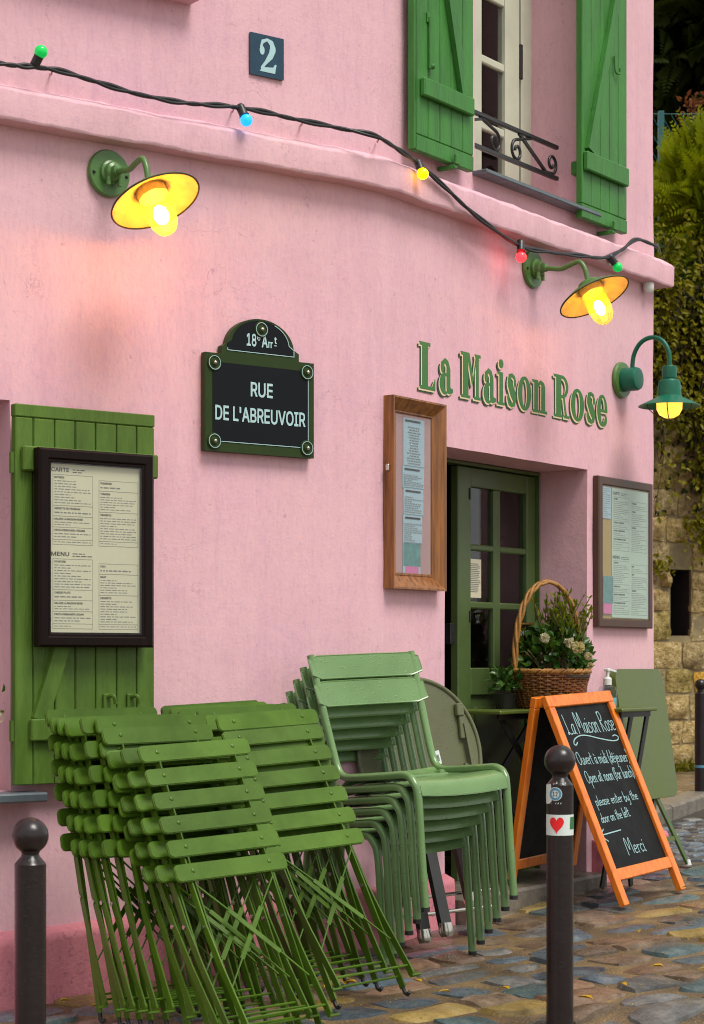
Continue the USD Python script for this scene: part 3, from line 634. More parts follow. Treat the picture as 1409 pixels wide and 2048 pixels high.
# threshold
thr = wpart('doorstep', 'R', bx(.49, 1.685, -.11, .32, -.2, .213, .012), M['stone_slab'], label='worn grey stone doorstep')
# interior hints behind the panes
wpart('curtain', 'R', [mv(lathe([(0, 0), (.018, 0), (.018, 1.3), (0, 1.3)], 8), 1.12 + .028 * k, .52 + .012 * math.sin(k * 2.1), .75) for k in range(5)], M['mauve_back'], door)

# ---- lettering painted over the door
def brush(pts):
    out = []
    cs = [Point(x, y).buffer(r, 10) for x, y, r in pts]
    if len(cs) == 1: return cs[0]
    return unary_union([unary_union([a, b]).convex_hull for a, b in zip(cs[:-1], cs[1:])])
def ell(cx, cy, rx, ry): return affinity.scale(Point(cx, cy).buffer(1, 24), rx, ry)
def glyph(c):
    if c == 'L': return unary_union([sbox(.16, 0, .52, 1), sbox(0, .93, .68, 1), sbox(0, 0, 1, .07), Polygon([(.78, .05), (1, .05), (1, .26)])])
    if c == 'M': return unary_union([sbox(.1, .03, .36, 1), sbox(0, .93, .42, 1), sbox(0, 0, .46, .06), Polygon([(.3, 1), (.42, 1), (.62, .42), (.56, .28)]), Polygon([(.56, .28), (.63, .42), (.84, 1), (.76, 1)]),
                                 sbox(.76, .03, .9, 1), sbox(.72, .93, 1, 1), sbox(.66, 0, 1, .06)])
    if c == 'R': return unary_union([sbox(.14, .03, .46, 1), sbox(0, .94, .5, 1), sbox(0, 0, .56, .06), (ell(.5, .73, .42, .27) - ell(.5, .73, .26, .2)) & sbox(.3, .4, 1, 1.01), brush([(.62, .5, .05), (.74, .1, .06), (.8, .05, .05)]), sbox(.64, 0, 1, .06)])
    if c == 'a': return unary_union([brush([(.24, .56, .12)]), brush([(.2, .6, .05), (.42, .71, .05), (.6, .64, .08), (.66, .5, .13), (.66, .14, .13), (.76, .07, .07), (.95, .08, .04)]), ell(.4, .21, .36, .235) - ell(.5, .21, .15, .17)])
    if c == 'i': return unary_union([sbox(.25, .03, .75, .74), sbox(0, .68, .6, .74), sbox(0, 0, 1, .06), affinity.scale(Point(.5, .93).buffer(1), .32, .1)])
    if c == 's': return brush([(.8, .56, .1), (.74, .68, .05), (.5, .73, .04), (.26, .66, .08), (.24, .54, .13), (.5, .38, .17), (.76, .22, .14), (.74, .1, .07), (.5, .035, .04), (.22, .08, .05), (.16, .2, .1)])
    if c == 'o': return ell(.5, .375, .5, .39) - ell(.5, .375, .19, .32)
    if c == 'n': return unary_union([sbox(.12, .03, .38, .74), sbox(0, .69, .36, .75), sbox(0, 0, .48, .06), brush([(.34, .62, .03), (.56, .72, .04), (.72, .66, .07)]), sbox(.6, .03, .86, .62), brush([(.73, .6, .12)]), sbox(.52, 0, 1, .06)])
    if c == 'e': return unary_union([(ell(.5, .375, .48, .39) - ell(.54, .375, .2, .32)) - sbox(.5, .1, 1.1, .34), sbox(.3, .34, .96, .41), brush([(.5, .03, .04), (.72, .06, .06), (.84, .16, .11)])])
letters = [('L', 838, 869), ('a', 877, 905), ('M', 921, 960), ('a', 965, 991), ('i', 994, 1008), ('s', 1012, 1033), ('o', 1035, 1061), ('n', 1064, 1093), ('R', 1107, 1138), ('o', 1141, 1167), ('s', 1171, 1191), ('e', 1193, 1214)]
let = wthing('sign_lettering', 'green serif lettering La Maison Rose with pale shadow painted over the door', 'lettering', 'R', 0, 0, 0)
ZB, CH = 2.248, .187
for c, a, b in letters:
    s0, s1 = R(a, 760)[0], R(b, 760)[0]
    gl = affinity.affine_transform(glyph(c), [s1 - s0, 0, 0, CH, s0, ZB])
    gl = gl.buffer(.0006).simplify(.0006)
    o = obj('letter', ext(gl, -.003, -.0052), M['letter_green'], let, label='letter ' + c)
    dk = affinity.translate(gl, -.016, -.013); crm = affinity.translate(gl, -.007, -.0065)
    obj('letter_highlight', ext(crm, -.002, -.0044), M['letter_cream'], o)
    obj('letter_shadow', ext(dk, -.001, -.0037), M['letter_dark'], o)

# ================================================================== SIGNS ON THE LEFT WALL
d = .03
sa, za = L(410, 703, d); sb_, zb_ = L(627, 917, d); wS, hS = sb_ - sa, L(410, 703, d)[1] - L(407, 900, d)[1]
st = wthing('street_sign', 'arched navy enamel street sign reading RUE DE L\'ABREUVOIR with a green border', 'street sign', 'L', sa, zb_, .004)
arc_h = L(520, 638, d)[1] - za
ax0, ax1 = L(443, 690, d)[0] - sa, L(597, 720, d)[0] - sa; axc = (ax0 + ax1) / 2
def arch(inset):
    w = (ax1 - ax0) / 2 - inset; pts = [(axc - w, hS - .01), (axc - w, hS + .028 - inset * .2)]
    for t in np.linspace(math.pi * .97, .03 * math.pi, 28): pts.append((axc + (w - .022) * math.cos(t), hS + .03 + (arc_h - .03 - inset) * math.sin(t)))
    pts += [(axc + w, hS + .028 - inset * .2), (axc + w, hS - .01)]
    return Polygon(pts)
obj('plate', ext(unary_union([sbox(0, 0, wS, hS), arch(0)]), -.001, -.03), M['sign_green'], st, smooth=20)
inner = sbox(.03, .035, wS - .026, hS - .032); ain = affinity.translate(arch(.022), 0, .016) & sbox(-1, hS + .014, 2, 3)
obj('field', ext(inner, -.026, -.0315), M['sign_navy'], st); obj('field', ext(ain, -.026, -.0315), M['sign_navy'], st)
def ring(poly, w=.0028): return poly.buffer(-.0005) - poly.buffer(-w)
obj('edge_line', ext((ring(inner) - sbox(-1, hS - .06, 2, 2)) - sbox(-1, .05, .05, 2), -.031, -.0325), M['sign_white'], st)
obj('edge_line', ext(ring(ain) - sbox(-1, hS + .025, axc + .06, 2), -.031, -.0325), M['sign_white'], st)
for cx, cz in ((.036, .036), (wS - .034, .036), (.036, hS - .036), (wS - .034, hS - .036), (axc, hS + arc_h - .038)):
    b = obj('boss', mv(lathe([(.03, 0), (.028, .005), (.02, .002), (.014, .003), (.012, .007), (0, .008)], 28, 'y'), cx, -.031, cz), M['sign_green'], st, smooth=40)
    obj('boss_ring', mv(lathe([(.0255, .0052), (.0255, .0062), (.0235, .0062), (.0235, .0052)], 28, 'y'), cx, -.031, cz), M['sign_white'], b)
    obj('screw', mv(sph(.007, (0, 0, 0), 2), cx, -.040, cz), M['chrome'], b, smooth=True)
zl1 = L(520, 792, d)[1] - zb_; zl2 = L(520, 848, d)[1] - zb_
tx0, tx1 = L(500, 780, d)[0] - sa, L(544, 790, d)[0] - sa; tx2, tx3 = L(429, 820, d)[0] - sa, L(609, 850, d)[0] - sa
ch = .05
obj('lettering', text('RUE', ch, tx0, tx1, L(500, 792, d)[1] - zb_, -.0316, .001, True), M['sign_white'], st)
obj('lettering', text("DE L'ABREUVOIR", ch, tx2, tx3, L(429, 838, d)[1] - zb_, -.0316, .001, True), M['sign_white'], st)
z18 = hS + .04
a18 = [L(p, 690, d)[0] - sa for p in (492, 511, 513, 519, 522, 534, 535, 544, 547, 552)]
obj('lettering', [text('18', .043, a18[0], a18[1], z18, -.0316, .001, True), text('e', .026, a18[2], a18[3], z18 + .022, -.0316, .001), text('A', .043, a18[4], a18[5], z18, -.0316, .001, True), text('rr', .028, a18[6], a18[7], z18, -.0316, .001, True),
                  text('t', .024, a18[8], a18[9], z18 + .018, -.0316, .001, True), quad(a18[8], a18[9], z18 + .008, z18 + .011, -.0322)], M['sign_white'], st)
# house number
sa, za = L(500, 147, .01); sb_ = L(568, 160, .01)[0]; hN = L(500, 62, .01)[1] - za; wN = sb_ - sa
nb = wthing('house_number', 'blue enamel house number plate 2 above the string course', 'number plate', 'L', sa, za, .003)
obj('plate', ext(sbox(0, 0, wN, hN).buffer(-.004).buffer(.003), -.001, -.009), M['plate_blue'], nb)
two = unary_union([brush([(.2, .62, .13)]), brush([(.14, .7, .06), (.22, .88, .06), (.48, .96, .04), (.72, .86, .1), (.78, .7, .15), (.68, .52, .12), (.4, .28, .06), (.18, .1, .05)]), Polygon([(.08, 0), (.9, 0), (.98, .27), (.9, .27), (.8, .17), (.2, .13)])])
obj('numeral', ext(affinity.affine_transform(two, [.082, 0, 0, .125, .036, .018]), -.0088, -.0105), M['sign_white'], nb)

# ================================================================== MENU CASES
def frame_bars(w, h, fw, dep, c=.006, y1=0.):
    """four mitred bars of a picture frame in the xz plane, front at y = -dep"""
    out = []
    for (a, b) in (((0, 0), (w, 0)), ((w, 0), (w, h)), ((w, h), (0, h)), ((0, h), (0, 0))):
        a, b = np.array(a, float), np.array(b, float); t = (b - a) / np.linalg.norm(b - a); n = np.array([-t[1], t[0]])
        A = [a, b, b - t * fw + n * fw, a + t * fw + n * fw]
        i1 = [a + (t + n) * c, b + (-t + n) * c, b + (-t + n) * (fw - c), a + (t + n) * (fw - c)]
        V = [(p[0], y1, p[1]) for p in A] + [(p[0], -dep + c, p[1]) for p in A] + [(p[0], -dep, p[1]) for p in i1]
        out.append(trimesh.convex.convex_hull(np.array(V)))
    return out
def greek(x0, x1, z0, z1, y, n, seed, center=False):
    r = random.Random(seed); out = []; st_ = (z1 - z0) / n; h = st_ * .34
    for k in range(n):
        z = z1 - (k + .5) * st_; x = x0; end = x0 + (x1 - x0) * r.choice((1, 1, .9, .75, .6, .45))
        if center:
            wd = (x1 - x0) * r.uniform(.4, .8); x = (x0 + x1 - wd) / 2; end = x + wd
        while x < end - .004:
            l = min(r.uniform(.006, .022), end - x); out.append(quad(x, x + l, z - h / 2, z + h / 2, y)); x += l + .004
    return out
def menu_sheet(root, w, h, y, heads, mats, seed):
    """two columns of boxed print, two blocks one above the other; returns ink meshes"""
    ink, grey = [], []
    xm = w * .5; cols = ((.012, xm - .012), (xm + .012, w - .01))
    for blk in range(2):
        zt = h - .018 - blk * h * .5; zb = zt - h * .5 + .03
        hd = heads[blk]
        ink.append(text(hd[0], .013, cols[0][0] - .006, cols[0][0] + .062, zt - .008, y, .0004, True)); ink += greek(cols[0][0] + .075, cols[0][1], zt - .012, zt + .004, y - .0003, 2, seed + blk)
        for ci, (x0, x1) in enumerate(cols):
            top = zt - .018 - ci * .012; secs = hd[1 + ci]; tot = sum(k for _, k in secs)
            z = top
            ink += [quad(x0, x0 + .001, zb, top, y), quad(x1 - .001, x1, zb, top, y), quad(x0, x1, top - .001, top, y)]
            for name, k in secs:
                hh = (top - zb) * k / tot
                if name: ink.append(text(name, .0062, x0 + .006, None, z - .0125, y, .0004, True))
                grey += greek(x0 + .006, x1 - .008, z - hh + .005, z - (.017 if name else .004), y, max(1, int((hh - .02) / .0085)), seed + int(z * 1e4))
                z -= hh; ink.append(quad(x0, x1, z - .0006, z + .0006, y))
    obj('printed_headings', ink, M['ink'], root); obj('printed_text', grey, M['ink_grey'], root)
HEADS = (('CARTE', (('ENTRÉES', 5), ('ASSIETTE DE FROMAGE', 1.7), ('SALADE LA MAISON ROSE', 1.8), ('PASTA PRIMAVERA VEGANE', 2), ('', .8)), (('POISSONS', 1.8), ('VIANDES', 3.6), ('DESSERTS', 5), ('', .8))),
         ('MENU', (('STARTERS', 5), ('CHEESE PLATE', 1.7), ('SALADE LA MAISON ROSE', 1.8), ('PASTA PRIMAVERA VEGAN', 2), ('', .8)), (('FISH', 1.8), ('MEAT', 3.6), ('DESSERTS', 5), ('', .8))))
# left case on the shutter
dd_ = .145
sa, za = L(79, 1294, dd_); sb_, zt_ = L(309, 912, dd_)
w, h = sb_ - sa, L(74, 893, dd_)[1] - za
mc = wthing('menu_case', 'dark mahogany menu case with a cream two-column menu, hung on the olive shutter', 'menu case', 'L', sa, za, .104)
for b in frame_bars(w, h, .040, .042, .008): obj('frame', b, M['dark_wood'], mc)
for b in frame_bars(w - .07, h - .07, .012, .038, .003, -.02): obj('inner_moulding', mv(b, .034, 0, .034), M['dark_wood'], mc)
obj('backing', bx(.02, w - .02, -.018, -.002, .02, h - .02), M['dark_wood'], mc)
shp = obj('menu', bx(.048, w - .044, -.0215, -.0183, .05, h - .05), M['paper'], mc)
sub = UsdGeom.Xform.Define(stage, str(mc.GetPath()) + '/menu_print'); sub.AddTranslateOp().Set(Gf.Vec3d(.048, -.0218, .05))
menu_sheet(sub.GetPrim(), w - .092, h - .1, 0., HEADS, None, 5)
obj('pane', bx(.047, w - .047, -.036, -.033, .047, h - .047), M['glass_front'], mc)
# oak box case by the corner (right wall)
dO = .055
sa, za = R(786, 1178, dO)[0] * .5 + R(796, 790, dO)[0] * .5, R(783, 1176, dO)[1]; sb_, zt_ = R(897, 808, dO); w = sb_ - sa; h = R(789, 788, dO)[1] - za
oc = wthing('menu_case', 'tall varnished oak box case with a narrow pale blue menu, left of the door', 'menu case', 'R', sa, za, .002)
def oak_side(pts): return trimesh.convex.convex_hull(np.array(pts))
fd, fw = .046, .06
for (a, b) in (((0, 0), (w, 0)), ((w, 0), (w, h)), ((w, h), (0, h)), ((0, h), (0, 0))):
    a, b = np.array(a, float), np.array(b, float); t = (b - a) / np.linalg.norm(b - a); n = np.array([-t[1], t[0]])
    q = lambda p, o, y: (*(p + n * o + (t * o if p is a else -t * o)), y)
    pr = [(0, 0), (0, -fd), (.007, -fd), (fw, -.006), (fw, 0)]
    V = [(lambda v: (v[0], v[2], v[1]))(q(p, o, y)) for p in (a, b) for o, y in pr]
    obj('frame', trimesh.convex.convex_hull(np.array(V)), M['oak'], oc)
for b in frame_bars(w - 2 * fw + .02, h - 2 * fw + .02, .011, .013, .002, -.002): obj('inner_moulding', mv(b, fw - .006, 0, fw - .006), M['oak'], oc)
obj('backing', bx(.03, w - .03, -.006, -.001, .03, h - .03), M['mauve_back'], oc)
xi0, xi1, zi0, zi1 = fw, w - fw, fw, h - fw
xa = xi0 + .32 * (xi1 - xi0) - .02; xw = .5 * (xi1 - xi0) + .02
zc = zi1 - .012
for k, (hh, dx, wk) in enumerate(((.19, 0, 1), (.085, -.006, 1.02), (.105, 0, .94), (.11, -.003, .9))):
    obj('menu_sheet', bx(xa + dx, xa + dx + xw * wk, -.0085 - .0006 * k, -.0062, zc - hh, zc), M['paper_blue'], oc)
    pr = greek(xa + dx + .006, xa + dx + xw * wk - .006, zc - hh + .008, zc - .03, -.0102 - .0006 * k, int(hh / .012), 40 + k, k == 0)
    obj('printed_text', pr, M['ink_grey'], oc)
    obj('printed_headings', [quad(xa + dx + .012, xa + dx + xw * .8, zc - .014, zc - .007, -.0102 - .0006 * k), quad(xa + dx + .004, xa + dx + xw * wk - .004, zc - hh + .002, zc - hh + .0035, -.0102 - .0006 * k)], M['ink'], oc)
    zc -= hh + .0005
obj('picture', bx(xa - .002, xa + xw * .8, -.0102, -.0062, zc - .09, zc), M['photo_teal'], oc)
obj('picture', bx(xa + .012, xa + xw * .7, -.0108, -.0062, zc - .13, zc - .09), M['photo_pink'], oc)
obj('picture', bx(xa - .004, xa + xw * .8, -.0098, -.0062, zc - .146, zc - .0), M['paper_blue'], oc)
obj('pane', bx(xi0 + .003, xi1 - .003, -.0125, -.0118, zi0 + .003, zi1 - .003), M['glass_front'], oc)
s2, z2 = R(776, 931, .06); obj('latch', bx(-.012, 0, -.03, -.015, z2 - za - .012, z2 - za + .012, .002), M['chrome'], oc)
# right-hand case at the far end
dO = .036
sa, za = R(1200, 1254, dO); sb_, zt_ = R(1308, 970, dO); w = sb_ - sa; h = R(1204, 951, dO)[1] - za
rc = wthing('menu_case', 'weathered brown menu case with pale green menu sheets, right of the door', 'menu case', 'R', sa, za, .004)
for b in frame_bars(w, h, .040, .030, .005): obj('frame', b, M['brown_wood'], rc)
obj('backing', bx(.02, w - .02, -.02, -.002, .02, h - .02), M['paper_tan'], rc)
mw = w - .086; xs0 = .045 + mw * .2
obj('menu', bx(xs0, w - .045, -.0245, -.0203, .046, h - .046), M['paper_green'], rc)
sub = UsdGeom.Xform.Define(stage, str(rc.GetPath()) + '/menu_print'); sub.AddTranslateOp().Set(Gf.Vec3d(xs0, -.0249, .05))
menu_sheet(sub.GetPrim(), w - .047 - xs0, h - .1, 0., HEADS, None, 77)
obj('menu_sheet', bx(.046, xs0 - .008, -.0235, -.0203, h - .046 - .145, h - .046), M['paper_blue'], rc); obj('printed_text', greek(.05, xs0 - .012, h - .185, h - .05, -.0238, 14, 9), M['ink_grey'], rc)
obj('picture', bx(.046, xs0 + .006, -.0265, -.0203, .11, .235), M['photo_teal'], rc); obj('picture', bx(.05, xs0 - .006, -.0265, -.0203, .062, .109), M['photo_pink'], rc)
obj('pane', bx(.041, w - .041, -.0285, -.0272, .041, h - .041), M['glass_front'], rc)

# ================================================================== LAMPS
def tilted(m, apex, ang): return mv(rot(rot(m, ang[0], (1, 0, 0)), ang[1], (0, 0, 1)), *apex)
def wall_lamp(w, px, py, label, hot):
    s, z = (L if w == 'L' else R)(px, py, .012)
    t = wthing('wall_lamp', label, 'wall lamp', w, s, z, .001, 'gooseneck lamps with tilted enamel shades on the pink wall')
    obj('base_plate', lathe([(0, 0), (.081, 0), (.083, .008), (.078, .017), (.0, .02)], 40, 'y'), M['lamp_green'], t, smooth=35)
    obj('socket_ring', lathe([(.042, .015), (.042, .03), (.034, .034), (.03, .05), (.02, .055), (.018, .075), (0, .08)], 28, 'y'), M['lamp_green'], t, smooth=35)
    for kx in (-.022, .022): obj('thumbscrew', mv(lathe([(0, 0), (.008, 0), (.008, .03), (0, .03)], 10), kx, -.045, -.05), M['lamp_green'], t, smooth=35)
    for kx in (-.065, .065): obj('screw', mv(sph(.006), kx, -.018, -.005), M['dark_steel'], t)
    obj('arm', tube(curve([(0, -.05, 0), (0, -.10, -.008), (0, -.15, -.014), (0, -.205, .002), (0, -.238, .004), (0, -.262, -.03), (0, -.278, -.095)], 7), .0105, 10), M['lamp_green'], t, smooth=40)
    ap = (0, -.277, -.092); ang = (-27, 18 if w == 'L' else 0)
    obj('shade', tilted(lathe([(0, .004), (.045, .004), (.05, -.004), (.058, -.016), (.11, -.036), (.157, -.062), (.159, -.066), (.155, -.067)], 56), ap, ang), M['lamp_green'], t, smooth=40)
    obj('shade_lining', tilted(lathe([(.1535, -.0655), (.108, -.04), (.056, -.021), (.05, -.012), (0, -.010)], 56), ap, ang), M['enamel_in'], t, smooth=40)
    tor = tube([(.156 * math.cos(a), .156 * math.sin(a), -.0665) for a in np.linspace(0, 2 * math.pi, 56, endpoint=False)], .0034, 6, closed=True)
    obj('rim', tilted(tor, ap, ang), M['rust'], t, smooth=True)
    obj('lamp_holder', tilted(lathe([(0, -.012), (.052, -.012), (.052, -.05), (.046, -.052), (0, -.052)], 28), ap, ang), M['enamel_in'], t, smooth=35)
    obj('globe', tilted(lathe([(.047, -.05), (.05, -.07), (.051, -.125), (.046, -.16), (.034, -.184), (.018, -.196), (0, -.199)], 32), ap, ang), M['globe'], t, smooth=True)
    b = obj('bulb', tilted(lathe([(0, -.085), (.012, -.09), (.023 * hot, -.106), (.027 * hot, -.126), (.022 * hot, -.145), (.008, -.156), (0, -.158)], 24), ap, ang), M['bulb_hot' if hot == 1.0 else 'bulb_dim'], t, smooth=True)
    return t
wall_lamp('L', 219, 346, 'lit green gooseneck lamp above the left menu case, left of the street sign', 1.0)
wall_lamp('R', 1068, 538, 'lit green gooseneck lamp on the right wall, above the lettering over the door', .85)
s, z = R(1245, 760, .01)
t = wthing('wall_lamp', 'teal swan-neck lamp with caged amber globe at the far end of the right wall', 'wall lamp', 'R', s, z, .001)
obj('base_plate', lathe([(0, 0), (.083, 0), (.085, .01), (.08, .02), (0, .022)], 40, 'y'), M['lamp_green'], t, smooth=35)
obj('hub', lathe([(.055, .02), (.055, .085), (.05, .096), (.035, .1), (0, .1)], 28, 'y'), M['teal'], t, smooth=35)
obj('arm', tube(curve([(0, -.06, .03), (0, -.07, .11), (0, -.105, .165), (0, -.16, .185), (0, -.215, .165), (0, -.248, .11), (0, -.252, .03)], 8), .0105, 10), M['teal'], t, smooth=40)
o = (0, -.252, 0)
obj('neck', mv(lathe([(0, .045), (.03, .045), (.034, .038), (.034, -.008), (.03, -.014), (.028, -.022), (0, -.022)], 28), *o), M['teal'], t, smooth=35)
obj('shade', mv(lathe([(.028, -.016), (.044, -.02), (.05, -.03), (.056, -.094), (.062, -.1), (.142, -.138), (.143, -.141), (.06, -.108), (.05, -.1), (.046, -.03)], 48), *o), M['teal'], t, smooth=35)
obj('globe', mv(lathe([(.052, -.1), (.06, -.125), (.058, -.155), (.045, -.18), (.022, -.193), (0, -.196)], 32), *o), M['amber'], t, smooth=True)
for a in (20, 110):
    ca, sa_ = math.cos(math.radians(a)), math.sin(math.radians(a))
    obj('cage_wire', mv(tube([(r * ca, r * sa_, zz) for r, zz in ((-.105, -.122), (-.095, -.15), (-.06, -.185), (0, -.205), (.06, -.185), (.095, -.15), (.105, -.122))], .0025, 6), *o), M['iron'], t)

# ---- festoon cable with bulbs
cable_px = [(-40, 120, 'L'), (20, 128, 'L'), (60, 132, 'L'), (110, 138, 'L'), (180, 158, 'L'), (250, 180, 'L'), (340, 200, 'L'), (400, 207, 'L'), (465, 212, 'L'), (530, 223, 'L'), (600, 239, 'L'), (680, 255, 'L'), (752, 271, 'R'), (800, 300, 'R'), (840, 328, 'R'), (900, 382, 'R'),
            (960, 436, 'R'), (1040, 490, 'R'), (1100, 503, 'R'), (1160, 510, 'R'), (1212, 514, 'R'), (1245, 498, 'R'), (1275, 478, 'R'), (1316, 492, 'R')]
def cpt(px, py, w, d=.085):
    s, z = (L if w == 'L' else R)(px, py, d); return np.array(wpos(w, s, z, d))
cp = np.array([cpt(*c) for c in cable_px])
sl = thing('festoon_lights', 'black festoon cable with five coloured bulbs strung along the string course', 'string lights')
cc = curve(cp, 8)
wob = np.c_[np.zeros(len(cc)), np.zeros(len(cc)), .004 * np.sin(np.arange(len(cc)) * .55)]
obj('cable', tube(cc + wob, .0072, 6), M['cable'], sl, smooth=True); obj('cable', tube(cc - wob * .9 + np.array([0, -.003, -.004]), .0062, 6), M['cable'], sl, smooth=True)
for (px, py, w), (bx_, by_), mm, lb in (((71, 126, 'L'), (82, 103), 'b_green', 'green bulb pointing upwards at the left end'), ((482, 216, 'L'), (493, 240), 'b_blue', 'blue bulb'), ((837, 326, 'R'), (846, 347), 'b_yellow', 'yellow bulb'),
                                        ((1042, 486, 'R'), (1043, 514), 'b_red', 'red bulb'), ((1222, 515, 'R'), (1236, 534), 'b_green', 'green bulb beside the end lamp')):
    a = cpt(px, py, w, .085); b = cpt(bx_, by_, w, .105); v = (b - a) / np.linalg.norm(b - a); ln = np.linalg.norm(b - a)
    so = obj('bulb_socket', tube([a - v * .014, a - v * .006, a + v * .0, a + v * (ln * .55), a + v * (ln * .62)], [.012, .017, .0165, .0165, .019], 14), M['cable'], sl, smooth=40)
    obj('bulb', lathe([(0, 0)], 3) if False else sph(.0225, b, 3), M[mm], sl, smooth=True, label=lb)
for px, py, w in ((104, 138, 'L'), (467, 213, 'L'), (605, 240, 'L'), (757, 274, 'R')):
    a = cpt(px, py, w, .085); b = cpt(px - 3, py + 8, w, .0)
    obj('cable_hook', tube([b, b * .5 + a * .5 + np.array([0, 0, -.012]), a + np.array([0, 0, -.01]), a + np.array([0, 0, .008])], .003, 5), M['mauve_back'], sl)
# white sensor under the end of the string course
s, z = R(1298, 572, .03)
sn = wthing('sensor', 'small white dome sensor under the end of the string course', 'sensor', 'R', s, z, .0)
obj('housing', mv(lathe([(0, .028), (.018, .026), (.026, .01), (.026, -.012), (.02, -.03), (0, -.036)], 24), 0, -.03, 0), M['white_plastic'], sn, smooth=True)
obj('bracket', bx(-.015, .015, -.03, .0, .012, .03, .003), M['white_plastic'], sn)

# ---- wrought iron guard of the upper window
dG = -.09
gr = wthing('window_guard', 'black wrought iron scrollwork guard across the upper window', 'window guard', 'R', 0, 0, 0)
def G(px, py): s, z = R(px, py, dG); return (s, -dG, z)
zt1 = np.mean([G(950, 225)[2], G(1113, 295)[2]]); zb1 = np.mean([G(950, 291)[2], G(1115, 358)[2]])
s_end = min(1.6, G(1114, 300)[0])
obj('top_bar', bx(.712, s_end, -dG - .012, -dG + .006, zt1 - .009, zt1 + .009, .002), M['iron'], gr)
obj('bottom_bar', bx(.712, s_end, -dG - .012, -dG + .006, zb1 - .009, zb1 + .009, .002), M['iron'], gr)
hG = zt1 - zb1; s0_ = s_end - .02
def scroll(cx, cz, r0, a0, turns, sgn, tail):
    pts = [(tail[0], -dG - .003, tail[1])] if tail else []
    for t in np.linspace(0, 1, 26): a = a0 + sgn * t * turns * 2 * math.pi; r = r0 * (1 - .72 * t); pts.append((cx + r * math.cos(a), -dG - .003, cz + r * math.sin(a)))
    return tube(pts, .0075, 6)
u = (s_end - .712)
for k, f in enumerate((.36, .58)):
    cx = .712 + u * f; sg = 1 if k == 0 else -1
    obj('scroll', scroll(cx, zb1 + hG * .36, hG * .36, math.radians(90 if k == 0 else 90), 1.25, -sg if k == 0 else 1, (cx - sg * .12, zt1 - .01)), M['iron'], gr, smooth=True)
obj('strut', bar((.712 + u * .60, -dG - .003, zt1 - .008), (s_end - .10, -dG - .003, zb1 + .008), .014, .010), M['iron'], gr)
obj('strut', bar((.712, -dG - .003, zb1 + hG * .5), (.712 + u * .26, -dG - .003, zt1 - .01), .012, .010), M['iron'], gr)
obj('scroll', scroll(s_end - .05, zb1 + hG * .42, .045, math.radians(-80), 1.2, 1, (s_end - .105, zb1 + .01)), M['iron'], gr, smooth=True)

# ================================================================== FOLDING SLAT CHAIRS
def rrect(w, h, r): return sbox(-w / 2 + r, -h / 2 + r, w / 2 - r, h / 2 - r).buffer(r, 6)
def slat_mesh(z):
    sl_ = ext(rrect(.41, .057, .018), -.004, .004)
    f = [mv(sl_, 0, 0, z)]
    e = ext(rrect(.404, .052, .015), -.0065, -.0035); f.append(mv(e, 0, 0, z))
    for u_ in (-.14, .14): f.append(mv(lathe([(.0075, 0), (.006, .003), (0, .0042)], 10, 'y'), u_, -.0064, z + .004))
    return cat(f)
def make_folding():
    t = thing('folding_chair', 'x', 'folding chair')
    for k in range(6): obj('slat', slat_mesh(.573 + .080 * k), M['chair'], t, smooth=40)
    for u_ in (-.14, .14):
        sg = 1 if u_ > 0 else -1
        # long leg: from the top slat down to the ground, gently bowed
        ys_ = [(.992, .008), (.78, .011), (.53, .013), (.40, .011), (.2, .007), (.06, .005), (.03, .004)]
        seg = [bar((u_, y0, z0), (u_, y1, z1), .029, .005, up=(1, 0, 0)) for (z0, y0), (z1, y1) in zip(ys_[:-1], ys_[1:])]
        lg = obj('leg', seg, M['chair'], t)
        obj('foot', tube(curve([(u_, .004, .032), (u_, .004, .012), (u_, -.006, .002), (u_, -.02, .006)], 4), .0065, 6), M['rubber'], lg, smooth=True)
        v_ = u_ + sg * .009
        ys_ = [(.66, .018), (.53, .015), (.40, .009), (.26, -.012), (.12, -.04), (.062, -.052)]
        seg = [bar((v_, y0, z0), (v_, y1, z1), .026, .005, up=(1, 0, 0)) for (z0, y0), (z1, y1) in zip(ys_[:-1], ys_[1:])]
        lg2 = obj('support_leg', seg + [mv(rot(lathe([(0, -.004), (.014, -.004), (.014, .004), (0, .004)], 14), 90, (0, 1, 0)), v_, -.052, .06)], M['chair'], t)
        obj('foot_pad', bx(v_ - .006, v_ + .03 * sg if sg > 0 else v_ + .006, -.062, -.045, .044, .05) if sg > 0 else bx(v_ - .03, v_ + .006, -.062, -.045, .044, .05), M['chair'], lg2)
        obj('pivot', mv(rot(lathe([(0, -.012), (.007, -.012), (.007, .012), (0, .012)], 10), 90, (0, 1, 0)), u_ + sg * .005, .011, .40), M['chrome'], lg)
    for sg in (1, -1):
        a, b = np.array([-.14 * sg, .0, .53]), np.array([.14 * sg, -.024 if sg > 0 else -.02, .19])
        p1, p2 = a + (b - a) * .28, a + (b - a) * .74
        off = np.array([0, -.004 * sg, 0])
        obj('cross_brace', [bar(p1 + off, p2 + off, .015, .0035), bar(a, p1 + off, .005, .004, up=(1, 0, .2)), bar(p2 + off, b, .005, .004, up=(1, 0, .2))], M['chair'], t)
    obj('rod', tube([(-.149, -.05, .085), (.149, -.05, .085)], .0038, 6), M['chair'], t, smooth=40)
    obj('rod', tube([(-.14, .006, .07), (.14, .006, .07)], .0038, 6), M['chair'], t, smooth=40)
    return t
